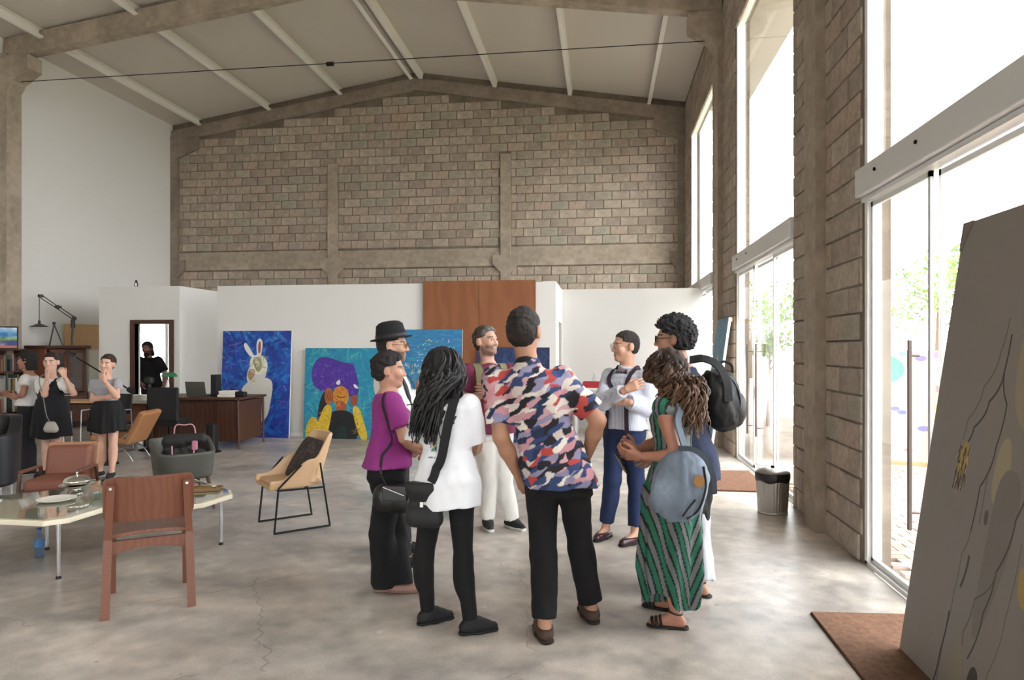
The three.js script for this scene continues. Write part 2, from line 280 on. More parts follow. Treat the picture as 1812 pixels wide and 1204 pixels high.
// concrete frames: columns with corbels, roof beams, tie rod
const frameAt = (d, withBeam) => {
  for (const s of [-1, 1]) {
    const x0 = s < 0 ? XL : XR - .09, x1 = s < 0 ? XL + .13 : XR + .17;
    const c = setting('concrete_column', [0, 0, 0]); c.userData.label = 'precast concrete column';
    part('shaft', slab(x0, x1, 0, EAVE - .3, -d - .16, -d + .16), M.concrete, c);
    const xi = s < 0 ? x1 : x0, dir = -s, k = new THREE.Shape(); k.moveTo(xi - dir * .05, EAVE - .34); k.lineTo(xi + dir * .42, EAVE - .34); k.lineTo(xi + dir * .42, EAVE - .58); k.lineTo(xi + dir * .1, EAVE - .78); k.lineTo(xi, EAVE - .95); k.lineTo(xi - dir * .05, EAVE - .95); k.closePath();
    const g = new THREE.ExtrudeGeometry(k, { depth: .3, bevelEnabled: true, bevelSize: .006, bevelThickness: .006, bevelSegments: 1 }); g.translate(0, 0, -d - .15); part('corbel', metreUV(g), M.concrete, c);
    if (withBeam) {
      const b = setting('concrete_beam', [0, 0, 0]); b.userData.label = 'sloping concrete roof beam'; const q = new THREE.Shape(), xe = s < 0 ? XL + .02 : XR - .02;
      q.moveTo(XM, RIDGE - .17); q.lineTo(xe, EAVE - .01); q.lineTo(xe, EAVE - .36); q.lineTo(XM, RIDGE - .5); q.closePath();
      const bg = new THREE.ExtrudeGeometry(q, { depth: .2, bevelEnabled: true, bevelSize: .008, bevelThickness: .008, bevelSegments: 1 }); bg.translate(0, 0, -d - .1); part('beam', metreUV(bg), M.concrete, b);
    }
  }
};
frameAt(10.95, true); frameAt(6.1, true); frameAt(1.2, true); frameAt(-3.7, true);
for (const d of [10.95]) { const o = setting('tie_rod', [0, 0, 0]); o.userData.label = 'thin steel tie rod across the hall'; part('rod', rod([XL + .2, 6.34, -d], [XR - .1, 6.36, -d], .007), M.blackMetal, o); part('coupler', rod([-4.62, 6.34, -d], [-4.5, 6.34, -d], .035, .035, 12), M.blackMetal, o); }

// windows: white frame, upper light, steel transom, sliding glass doors below
WIN.forEach(([a, b], i) => {
  const o = setting('window_' + (i + 1), [XR + .06, 0, 0], 'tall glazed opening with sliding doors below a transom'), f = .055, t = .1;
  const za = -a, zb = -b, zm = (za + zb) / 2;
  for (const z of [za - f / 2, zb + f / 2]) part('frame', box(t, 6.1, f, 0, 3.05, z, .006), M.white, o);
  part('frame', box(t, f, b - a, 0, 6.1 - f / 2, zm, .006), M.white, o); part('sill', box(t, .03, b - a, 0, .015, zm), M.alu, o);
  part('transom', join([box(.16, .2, b - a + .04, -.03, 2.72, zm, .012), box(.1, .03, b - a, -.02, 2.6, zm)]), M.alu, o);
  for (const z of [zb + .35, zb + .95]) part('bolt', rod([-.12, 2.74, z], [-.105, 2.74, z], .012), M.blackMetal, o);
  part('upper_pane', box(.008, 6.1 - 2.82 - f, b - a - 2 * f, .01, (2.82 + 6.1 - f) / 2, zm), glassPane, o);
  // sliding leaves: a narrow fixed one at the far side, wide ones nearer
  const cuts = i === 1 ? [b - f, b - .98, b - 1.95, a + f] : [b - f, b - .93, b - 1.9, a + f];
  for (let k = 0; k < 3; k++) {
    const z0 = -cuts[k], z1 = -cuts[k + 1], x = k % 2 ? .03 : -.015, leaf = new THREE.Group(); leaf.name = 'door_leaf'; o.add(leaf);
    part('pane', box(.008, 2.54, z1 - z0, x, 1.31, (z0 + z1) / 2), glassPane, leaf);
    part('stile', join([box(.02, 2.54, .03, x, 1.31, z0 + .015), box(.02, 2.54, .03, x, 1.31, z1 - .015), box(.02, .035, z1 - z0, x, .05, (z0 + z1) / 2), box(.02, .035, z1 - z0, x, 2.56, (z0 + z1) / 2)]), M.alu, leaf);
    if (k < 2 && (k === 0 || i !== 0)) { const zh = k ? z0 + .13 : z1 - .16; part('handle', join([box(.022, 1.15, .022, x - .055, 1.02, zh, .004), rod([x - .055, 1.5, zh], [x, 1.5, zh], .008), rod([x - .055, .55, zh], [x, .55, zh], .008)]), std(0x6d5f58, .35, .5), leaf); }
    if (k === 1) part('lock', box(.03, .14, .05, x - .015, 1.0, z0 + .02, .006), M.alu, leaf);
  }
});

// partitions at the back: main partition, office box on the left, recessed white wall on the right
const ZP = -11.15;
{
  const o = setting('wall_partition', [0, 0, 0], 'white studio partition below the block wall');
  part('partition_panel', slab(-6.72, -.98, 0, 2.63, ZP - .15, ZP), M.whiteWall, o);
  part('partition_end', slab(-.98, -.76, 0, 2.64, ZP - .15, ZP), M.whiteWall, o);
  part('partition_return', slab(-.91, -.76, 2.0, 2.64, -13, ZP - .15), M.whiteWall, o); part('partition_return', slab(-.91, -.76, 0, 2.0, -11.9, ZP - .15), M.whiteWall, o);
  part('partition_return', slab(-.91, -.76, 0, 2.0, -13, -12.75), M.whiteWall, o);
  part('rear_panel', slab(-.91, XR, 0, 2.66, -13.12, -13), M.whiteWall, o);
  const b = part('baseboard_back', slab(-6.72, -.98, 0, .07, ZP, ZP + .012), M.white, scene); b.userData = { kind: 'structure' };
  // office box
  const q = setting('wall_office', [0, 0, 0], 'white office box with an open doorway');
  const zf = -11.35, zr = -15.6, x0 = -9.17, x1 = -7.57, dx0 = -8.45, dx1 = -7.76, dh = 1.98;
  part('front_panel', slab(x0, dx0, 0, 2.62, zf - .14, zf), M.whiteWall, q); part('front_panel', slab(dx1, x1, 0, 2.62, zf - .14, zf), M.whiteWall, q); part('front_panel', slab(dx0, dx1, dh, 2.62, zf - .14, zf), M.whiteWall, q);
  part('side_panel', slab(x1 - .14, x1, 0, 2.62, zr, zf - .14), M.whiteWall, q); part('rear_panel', slab(XL, x1, 0, 2.62, zr - .1, zr), M.whiteWall, q); part('roof_panel', slab(x0, x1, 2.62, 2.66, zr - .1, zf), M.whiteWall, q);
  part('side_panel', slab(x0, x0 + .14, 2.2, 2.62, zr, zf - .14), M.whiteWall, q); part('side_panel', slab(x0, x0 + .14, 0, 2.2, -11.9, zf - .14), M.whiteWall, q);
  const d = setting('door_1', [0, 0, 0], 'dark brown wooden door frame, door open');
  part('jamb', slab(dx0 - .08, dx0, 0, dh + .07, zf - .1, zf + .03), M.woodDark, d); part('jamb', slab(dx1, dx1 + .08, 0, dh + .07, zf - .17, zf + .03), M.woodDark, d); part('head', slab(dx0, dx1, dh, dh + .07, zf - .17, zf + .03), M.woodDark, d);
}
// ---------------------------------------------------------------- outside: paving, verge, trees, banner
{
  const g = part('ground', slab(-60, 90, -.3, -.06, -90, 60), std(0xcbc8c3, .95, 0, { map: rep(concreteMap, .25) }), scene); g.userData = { kind: 'structure', label: 'pale ground outside' };
  const pv = setting('pavement', [0, 0, 0], 'brick paving outside the sliding doors'); part('bedding', slab(XR + .19, 6.2, -.06, -.035, -16, 8), M.mortar, pv);
  const bm = [0xb9a094, 0xc0a89b, 0xad9589, 0xc6b2a6].map(c => std(c, .9, 0, { map: rep(concreteMap, 2) })), bg = box(.19, .03, .092, 0, .0, 0);
  const list = []; for (let i = 0; i < 66; i++) for (let j = 0; j < 21; j++) list.push([XR + .3 + j * .2 + (i % 2) * .1, -3.2 - i * .1]);
  list.sort((a, b) => Math.hypot(a[0], a[1]) - Math.hypot(b[0], b[1]));
  list.slice(0, 300).forEach(([x, z], i) => { const m = part(i ? 'brick_' + String(i).padStart(3, '0') : 'brick', bg, bm[(rnd() * 4) | 0], pv); m.position.set(x, -.025 + jit(.004), z); });
  const rest = list.slice(300).map(([x, z]) => bg.clone().translate(x, -.025 + jit(.004), z)); part('brickwork', mergeGeometries(rest), bm[1], pv).userData.kind = 'stuff';
  const v = setting('lawn', [0, 0, 0], 'grass verge beyond the paving'); part('turf', slab(6.6, 40, -.06, -.02, -60, 10), std(0x8f9275, 1, 0, { map: rep(concreteMap, 1) }), v); part('kerb', slab(6.45, 6.6, -.06, .05, -60, 10), M.concrete, v);
}
const leafGeo = (() => { const s = new THREE.Shape(); s.moveTo(0, 0); s.quadraticCurveTo(.5, .35, 0, 1); s.quadraticCurveTo(-.5, .35, 0, 0); const g = new THREE.ShapeGeometry(s, 3); g.deleteAttribute('uv'); return g; })();
function tree(name, label, [x, z], h, r, n, cols, leaf, cy = .7, group) {
  const t = thing(name, label, name === 'shrub' ? 'shrub' : 'tree', [x, -.05, z], 0, group), trunk = [rod([0, 0, 0], [.05 * h * .3, h * cy, .02], .022 * h, .01 * h, 8)];
  for (let i = 0; i < 6; i++) { const a = i * 1.05 + rnd(), y = h * (cy - .25 + .06 * i); trunk.push(rod([.01 * h, y, 0], [Math.cos(a) * r * .7, y + h * .14, Math.sin(a) * r * .7], .008 * h, .003 * h, 6)); }
  part('trunk', join(trunk), std(0x6b5644, .9), t);
  const by = cols.map(() => []), m4 = new THREE.Matrix4();
  const clumps = []; for (let i = 0; i < 14; i++) { const a = rnd() * 6.28, e = rr(-.6, 1), q = rr(.35, .9) * r; clumps.push([Math.cos(a) * Math.cos(e) * q, h * cy + Math.sin(e) * q * .8, Math.sin(a) * Math.cos(e) * q, r * rr(.25, .45)]); }
  for (let i = 0; i < n; i++) { const c = clumps[(rnd() * 14) | 0], a = rnd() * 6.28, e = Math.asin(rr(-1, 1)), q = c[3] * Math.cbrt(rnd()), g = leafGeo.clone(); m4.makeRotationFromEuler(new THREE.Euler(rnd() * 6, rnd() * 6, rnd() * 6)); m4.scale(V(leaf, leaf, leaf).multiplyScalar(rr(.7, 1.3))); m4.setPosition(c[0] + Math.cos(a) * Math.cos(e) * q, c[1] + Math.sin(e) * q, c[2] + Math.sin(a) * Math.cos(e) * q); g.applyMatrix4(m4); by[(rnd() * cols.length) | 0].push(g); }
  const mats = cols.map(c => phys({ color: c, roughness: .9, transmission: .35, thickness: 0, side: THREE.DoubleSide }));
  const f = part('foliage', mergeGeometries(by.map(b => mergeGeometries(b)), true), mats, t); f.userData.kind = 'stuff'; return t;
}
const GR = [0x6f9140, 0x86a54e, 0x55792f];
tree('tree', 'small leafy tree outside the middle glass doors', [3.3, -14.2], 2.05, .42, 700, GR, .09, .8);
tree('shrub', 'yellow-green shrub just outside the nearest glass doors', [4.1, -9.0], 1.15, .5, 700, [0x8d9a3c, 0xa3ac4b, 0x6f8a36], .1, .6);
tree('shrub', 'low green shrub along the verge beyond the nearest doors', [4.6, -10.6], .9, .5, 500, GR, .09, .5);
[[9, -14, 4.2, 1.6], [12, -22, 5.5, 2.2], [8, -26, 4.5, 1.8], [15, -33, 6, 2.5], [7.5, -36, 5, 2], [22, -30, 6.5, 2.8]].forEach(([x, z, h, r], i) => tree('tree', ['loose garden tree beyond the verge nearest the paving', 'tall round garden tree behind the verge', 'garden tree seen past the far glass doors', 'wide garden tree in the distance', 'distant tree straight beyond the far doors', 'furthest wide tree on the lawn'][i], [x, z], h, r, 900, GR, .22, .66, 'trees in the garden'));
// banner on a wooden easel
{
  const o = thing('banner', 'pale yellow banner with a green oval and coloured dots on a wooden easel outside', 'banner', [2.6, 0, -6.62], -.35);
  const t = tex(256, 512, (u, v) => { let c = [246, 240, 196]; const x = u * 1.0, y = 1 - v; const dot = (a, b, r, q) => { if (Math.hypot((x - a) * .55, y - b) < r) c = q; };
    dot(.86, .04, .03, [226, 138, 160]); dot(.74, .07, .025, [150, 140, 200]); dot(.9, .17, .028, [150, 140, 205]); dot(.85, .34, .03, [224, 120, 140]); dot(.2, .38, .022, [170, 170, 215]); dot(.55, .53, .02, [110, 120, 205]); dot(.6, .56, .02, [110, 120, 205]); dot(.5, .57, .016, [110, 120, 205]); dot(.85, .52, .03, [228, 130, 165]); dot(.18, .7, .026, [140, 150, 200]); dot(.76, .7, .026, [150, 145, 210]); dot(.35, .82, .02, [225, 215, 130]); dot(.6, .03, .02, [130, 200, 180]); dot(.65, .9, .02, [200, 150, 160]);
    const e = Math.hypot((x - .36) / .26, (y - .17) / .155); if (e < 1) { c = [92, 196, 158]; for (const [a, b, q] of [[.26, .4, .1], [.22, .48, .14], [.24, .5, .18], [.28, .52, .21]]) if (x > a && x < b && Math.abs(y - q) < .009) c = [235, 250, 244]; } return c; }, true, THREE.ClampToEdgeWrapping);
  const pl = part('panel', box(1.06, 1.0, .02, 0, 1.02, 0), [M.white, M.white, M.white, M.white, std(0xffffff, .8, 0, { map: t }), M.white], o);
  for (const x of [-.38, .38]) part('leg', bar([x, 0, .16], [x * .9, 1.5, -.03], .035, .02), M.woodLight, o); part('leg', bar([0, 0, -.5], [0, 1.45, -.05], .035, .02), M.woodLight, o);
  part('ledge', box(1.0, .03, .06, 0, .5, .03), M.woodLight, o);
}
// ---------------------------------------------------------------- figures: distance fields meshed with surface nets
const smin = (a, b, k) => { const h = Math.max(k - Math.abs(a - b), 0) / k; return Math.min(a, b) - h * h * k * .25; };
const smax = (a, b, k) => -smin(-a, -b, k);
const vadd = (a, b, s = 1) => [a[0] + b[0] * s, a[1] + b[1] * s, a[2] + b[2] * s], vsub = (a, b) => [a[0] - b[0], a[1] - b[1], a[2] - b[2]], vlen = a => Math.hypot(...a), vnorm = a => { const l = vlen(a) || 1; return [a[0] / l, a[1] / l, a[2] / l]; };
const vcross = (a, b) => [a[1] * b[2] - a[2] * b[1], a[2] * b[0] - a[0] * b[2], a[0] * b[1] - a[1] * b[0]], vdot = (a, b) => a[0] * b[0] + a[1] * b[1] + a[2] * b[2], vlerp = (a, b, t) => [a[0] + (b[0] - a[0]) * t, a[1] + (b[1] - a[1]) * t, a[2] + (b[2] - a[2]) * t];
function cap(a, b, ra, rb = ra) {
  const ab = vsub(b, a), L2 = vdot(ab, ab) || 1e-9;
  const f = (x, y, z) => { const px = x - a[0], py = y - a[1], pz = z - a[2]; let t = (px * ab[0] + py * ab[1] + pz * ab[2]) / L2; t = t < 0 ? 0 : t > 1 ? 1 : t; return Math.hypot(px - ab[0] * t, py - ab[1] * t, pz - ab[2] * t) - (ra + (rb - ra) * t); };
  return { f, c: vlerp(a, b, .5), r: Math.sqrt(L2) / 2 + Math.max(ra, rb) };
}
function ell(c, r) { const m = Math.min(...r); return { f: (x, y, z) => { const a = (x - c[0]) / r[0], b = (y - c[1]) / r[1], d = (z - c[2]) / r[2], k0 = Math.hypot(a, b, d), k1 = Math.hypot(a / r[0], b / r[1], d / r[2]); return k0 < 1e-6 ? -m : k0 * (k0 - 1) / k1; }, c, r: Math.max(...r) }; }
const uni = (list, k) => (x, y, z) => { let d = 1e3; for (const p of list) { const c = p.c; if (Math.hypot(x - c[0], y - c[1], z - c[2]) - p.r > d + k) continue; const e = p.f(x, y, z); d = d > 100 ? e : smin(d, e, p.k ?? k); } return d; };
function bounds(list, m = .03) { const lo = [1e9, 1e9, 1e9], hi = [-1e9, -1e9, -1e9]; for (const p of list) for (let i = 0; i < 3; i++) { lo[i] = Math.min(lo[i], (p.lo ? p.lo[i] : p.c[i] - p.r) - m); hi[i] = Math.max(hi[i], (p.hi ? p.hi[i] : p.c[i] + p.r) + m); } return [lo, hi]; }
// surface nets; skips blocks far from the surface; col(x,y,z) -> linear rgb
function nets(f, [lo, hi], h, col) {
  const n = [0, 1, 2].map(i => Math.ceil((hi[i] - lo[i]) / h) + 1), [nx, ny, nz] = n, val = new Float32Array(nx * ny * nz), B = 4;
  for (let k = 0; k < nz; k += B) for (let j = 0; j < ny; j += B) for (let i = 0; i < nx; i += B) {
    const d = f(lo[0] + (i + 1.5) * h, lo[1] + (j + 1.5) * h, lo[2] + (k + 1.5) * h), far = Math.abs(d) > 6.2 * h;
    for (let c = k; c < Math.min(k + B, nz); c++) for (let b = j; b < Math.min(j + B, ny); b++) for (let a = i; a < Math.min(i + B, nx); a++) val[(c * ny + b) * nx + a] = far ? d : f(lo[0] + a * h, lo[1] + b * h, lo[2] + c * h);
  }
  const id = new Int32Array(nx * ny * nz).fill(-1), P = [], C = col ? [] : null, I = [];
  const off = [0, 1, nx, nx + 1, nx * ny, nx * ny + 1, nx * ny + nx, nx * ny + nx + 1], ed = [[0, 1], [2, 3], [4, 5], [6, 7], [0, 2], [1, 3], [4, 6], [5, 7], [0, 4], [1, 5], [2, 6], [3, 7]];
  for (let k = 0; k < nz - 1; k++) for (let j = 0; j < ny - 1; j++) for (let i = 0; i < nx - 1; i++) {
    const o = (k * ny + j) * nx + i; let m = 0; for (let e = 0; e < 8; e++) if (val[o + off[e]] < 0) m |= 1 << e; if (m === 0 || m === 255) continue;
    let sx = 0, sy = 0, sz = 0, c = 0;
    for (const [a, b] of ed) { const va = val[o + off[a]], vb = val[o + off[b]]; if ((va < 0) === (vb < 0)) continue; const t = va / (va - vb); sx += (a & 1) + ((b & 1) - (a & 1)) * t; sy += (a >> 1 & 1) + ((b >> 1 & 1) - (a >> 1 & 1)) * t; sz += (a >> 2) + ((b >> 2) - (a >> 2)) * t; c++; }
    id[o] = P.length / 3; const x = lo[0] + (i + sx / c) * h, y = lo[1] + (j + sy / c) * h, z = lo[2] + (k + sz / c) * h; P.push(x, y, z); if (C) C.push(...col(x, y, z));
  }
  for (let k = 1; k < nz - 1; k++) for (let j = 1; j < ny - 1; j++) for (let i = 1; i < nx - 1; i++) {
    const o = (k * ny + j) * nx + i, s = val[o] < 0;
    const q = (a, b, c, d, flip) => { if (a < 0 || b < 0 || c < 0 || d < 0) return; if (flip) I.push(a, b, c, a, c, d); else I.push(a, c, b, a, d, c); };
    if (s !== (val[o + 1] < 0)) q(id[o], id[o - nx], id[o - nx - nx * ny], id[o - nx * ny], !s);
    if (s !== (val[o + nx] < 0)) q(id[o], id[o - nx * ny], id[o - nx * ny - 1], id[o - 1], !s);
    if (s !== (val[o + nx * ny] < 0)) q(id[o], id[o - 1], id[o - 1 - nx], id[o - nx], !s);
  }
  const g = new THREE.BufferGeometry(); g.setAttribute('position', new THREE.Float32BufferAttribute(P, 3)); if (C) g.setAttribute('color', new THREE.Float32BufferAttribute(C, 3));
  g.setIndex(I); g.computeVertexNormals(); return g;
}
const lin = h => { const c = new THREE.Color(h); return [c.r, c.g, c.b]; };
function glue(gs) { gs = gs.filter(g => g.attributes.position.count); return gs.length > 1 ? mergeGeometries(gs) : gs[0]; }

// ---- torso: stacked elliptical sections along a spine
const PROFILE = {
  m: [[-.2, .14, .095, -.01], [-.1, .165, .11, -.012], [.02, .170, .118, -.014], [.2, .153, .108, 0], [.4, .145, .103, .006], [.62, .160, .115, .008], [.78, .172, .118, 0], [.88, .165, .1, -.008], [.95, .115, .075, -.012], [1.02, .062, .06, -.008]],
  f: [[-.2, .145, .1, -.012], [-.1, .172, .118, -.018], [.02, .170, .118, -.016], [.2, .145, .103, 0], [.4, .125, .092, .004], [.6, .138, .108, .014], [.72, .145, .115, .016], [.86, .148, .092, -.004], [.95, .1, .068, -.012], [1.02, .054, .055, -.008]],
};
function section(tab, t) { if (t <= tab[0][0]) return tab[0]; for (let i = 1; i < tab.length; i++) if (t <= tab[i][0]) { const a = tab[i - 1], b = tab[i], u = (t - a[0]) / (b[0] - a[0]), s = u * u * (3 - 2 * u); return [t, a[1] + (b[1] - a[1]) * s, a[2] + (b[2] - a[2]) * s, a[3] + (b[3] - a[3]) * s]; } return tab[tab.length - 1]; }
// grow(t) -> [extra width, extra depth]
function torso(F, s, grow, y0, y1, tmin = -.35) {
  const P = F.pelvis, N = F.neck, tab = PROFILE[F.sex], D = Math.PI / 180;
  const y00 = y0 ?? P[1] - .11 * s, y11 = y1 ?? N[1] + .012 * s;
  const f = (x, y, z) => {
    const t = (y - P[1]) / (N[1] - P[1]), tc = clamp(t, -.35, 1.05), q = section(tab, Math.max(tc, tmin)), g = grow(tc, y), w = q[1] * s + g[0], d = q[2] * s + g[1];
    const bow = (F.bow ?? 0) * Math.sin(Math.PI * clamp(tc));
    const cx = P[0] + (N[0] - P[0]) * tc, cz = P[2] + (N[2] - P[2]) * tc, yaw = (F.pYaw + (F.cYaw - F.pYaw) * clamp(tc)) * D, sn = Math.sin(yaw), cs = Math.cos(yaw);
    const dx = x - cx - bow * sn, dz = z - cz - bow * cs, lx = dx * cs - dz * sn, lz = dx * sn + dz * cs - q[3] * s - (g[2] ?? 0);
    const a = Math.abs(lx / w), b = Math.abs(lz / d), k = Math.pow(a ** 2.4 + b ** 2.4, 1 / 2.4);
    let e = (k - 1) * Math.min(w, d) * (1 + .35 * Math.max(0, a - b) ); 
    return Math.max(e, smax(y - y11, y00 - y, .02));
  };
  const c = [(P[0] + N[0]) / 2, (y00 + y11) / 2, (P[2] + N[2]) / 2]; return { f, c, r: Math.hypot((y11 - y00) / 2, .3 * s + .12 + Math.hypot(P[0] - N[0], P[2] - N[2]) / 2) };
}
const clipEnd = (p, e, dir) => ({ ...p, f: (x, y, z) => Math.max(p.f(x, y, z), (x - e[0]) * dir[0] + (y - e[1]) * dir[1] + (z - e[2]) * dir[2]) });

// ---- hand: palm, four unequal fingers, thumb
function hand(w, dir, palm, left, curl, s) {
  const d = vnorm(dir), n0 = vsub(palm, [0, 0, 0]), n = vnorm(vadd(n0, d, -vdot(n0, d))), t = left ? vcross(n, d) : vcross(d, n), out = [];
  const at = (a, b, c) => vadd(vadd(vadd(w, d, a * s), t, b * s), n, c * s);
  const L = [[.043, .027, .022], [.048, .031, .023], [.044, .028, .022], [.034, .021, .02]];
  for (let i = 0; i < 4; i++) {
    const b = .031 - i * .0205, k = at(.088 - Math.abs(i - 1.2) * .004, b, 0); out.push({ ...cap(at(.008, b * .55, 0), k, .0165 * s, .0125 * s), k: .014 });
    let p = k, ang = 0; L[i].forEach((l, j) => { ang += curl * [.75, 1, .7][j] * (1 + .08 * i); const dd = vnorm(vadd(vadd(vadd([0, 0, 0], d, Math.cos(ang)), n, Math.sin(ang)), t, (1.3 - i) * .05)), q = vadd(p, dd, l * s); out.push({ ...cap(p, q, (.0096 - j * .0008) * s, (.0088 - j * .0009) * s), k: .003 }); p = q; });
  }
  let p = at(.022, .022, .004), a = [.75, .62, .3]; [.046, .034, .027].forEach((l, j) => { const dd = vnorm(vadd(vadd(vadd([0, 0, 0], d, a[0] + .25 * j), t, a[1] - .3 * j), n, a[2] + .35 * j * curl)), q = vadd(p, dd, l * s); out.push({ ...cap(p, q, (.0135 - j * .0018) * s, (.0115 - j * .0015) * s), k: j ? .004 : .012 }); p = q; });
  out.push({ ...cap(vadd(w, d, -.035 * s), w, .026 * s, .0235 * s), k: .016 });
  return out;
}

// ---- head, in its own axes (y up, z forward, origin between the ears); k = 1 is 22.5 cm from chin to crown
function headPrims() {
  const P = [ell([0, .036, -.014], [.0735, .079, .0935]), ell([0, -.03, .02], [.0585, .078, .068]), { ...cap([-.042, -.058, .004], [-.012, -.096, .056], .02, .0165), k: .03 }, { ...cap([.042, -.058, .004], [.012, -.096, .056], .02, .0165), k: .03 }, { ...cap([-.006, -.099, .066], [.006, -.099, .066], .0145), k: .02 },
    { ...cap([-.028, .02, .073], [.028, .02, .073], .0135), k: .02 }, { ...cap([0, .006, .086], [0, -.034, .103], .0065, .0108), k: .012 }, { ...ell([-.0115, -.038, .093], [.0085, .0075, .011]), k: .006 }, { ...ell([.0115, -.038, .093], [.0085, .0075, .011]), k: .006 },
    { ...ell([-.036, -.028, .058], [.026, .024, .024]), k: .025 }, { ...ell([.036, -.028, .058], [.026, .024, .024]), k: .025 },
    { ...cap([-.017, -.064, .0795], [.017, -.064, .0795], .0075), k: .008 }, { ...cap([-.014, -.0745, .079], [.014, -.0745, .079], .0078), k: .007 }];
  const ears = [-1, 1].map(q => [cap([q * .077, .012, -.012], [q * .0755, -.03, -.002], .014, .008), ell([q * .086, -.006, -.018], [.0095, .032, .02])]).flat();
  return { P, ears };
}
function headField(neckTo) {
  const { P, ears } = headPrims(), base = uni(P, .03), ear = uni(ears, .008), nk = cap([0, -.055, -.022], neckTo, .052, .056);
  return (x, y, z) => {
    let d = base(x, y, z);
    for (const q of [-1, 1]) { const e = Math.hypot(x - q * .031, (y + .001) * 1.25, z - .0925) - .0165; d = smax(d, -e, .014); }
    const m = Math.hypot(x * .33, (y + .069) * 1.6, z - .094) - .004; d = smax(d, -m, .004);                    // line of the mouth
    for (const q of [-1, 1]) { const e = Math.hypot(x - q * .031, y + .001, z - .0695) - .0128; d = Math.min(d, e); }   // eyeballs
    d = smin(d, ear(x, y, z), .008);
    return smin(d, nk.f(x, y, z), .03);
  };
}
function headColour(skin, o) {
  const lip = mixc(skin, [.35, .08, .08], .45), dark = o.hairCol, beardC = o.beardCol ?? dark;
  return (x, y, z) => {
    const n = noise(x * 90 + 3, y * 90, z * 90), n2 = noise(x * 22, y * 22, z * 22 + 4); let c = [skin[0] * (.93 + .14 * n2), skin[1] * (.92 + .13 * n2), skin[2] * (.92 + .12 * n2)];
    const ax = Math.abs(x);
    if (z > .06 && Math.hypot((ax - .031), (y + .001) * 1.0, z - .0695) < .0138) { const r = Math.hypot(ax - .031, y + .001); c = y > .0055 || y < -.0075 ? mixc(skin, [.1, .05, .04], .35) : r < .0062 ? [.03, .02, .015] : [.62, .6, .57]; }
    if (z > .04 && Math.abs(y - .0245 + (ax - .031) ** 2 * 4) < .0052 && ax > .012 && ax < .052) c = mixc(c, dark, .8);
    if (z > .07 && Math.hypot(x * .42, y + .0695) < .0095) c = mixc(c, lip, .85);
    if (o.beard) { const k = sstep(-.03, -.05, y - .25 * Math.max(0, .05 - z) * 0) * sstep(-.012, .012, z + .02) * (1 - (Math.hypot(x * .5, y + .069) < .011 ? .9 : 0)); const cheek = sstep(-.035 - .02 * sstep(.05, .0, ax), -.055, y) * (y > -.13 ? 1 : 0); const must = z > .075 && Math.abs(y + .053) < .008 && ax < .03 ? 1 : 0; c = mixc(c, beardC, o.beard * Math.max(cheek * k, must) * (.6 + .5 * n)); }
    return c;
  };
}
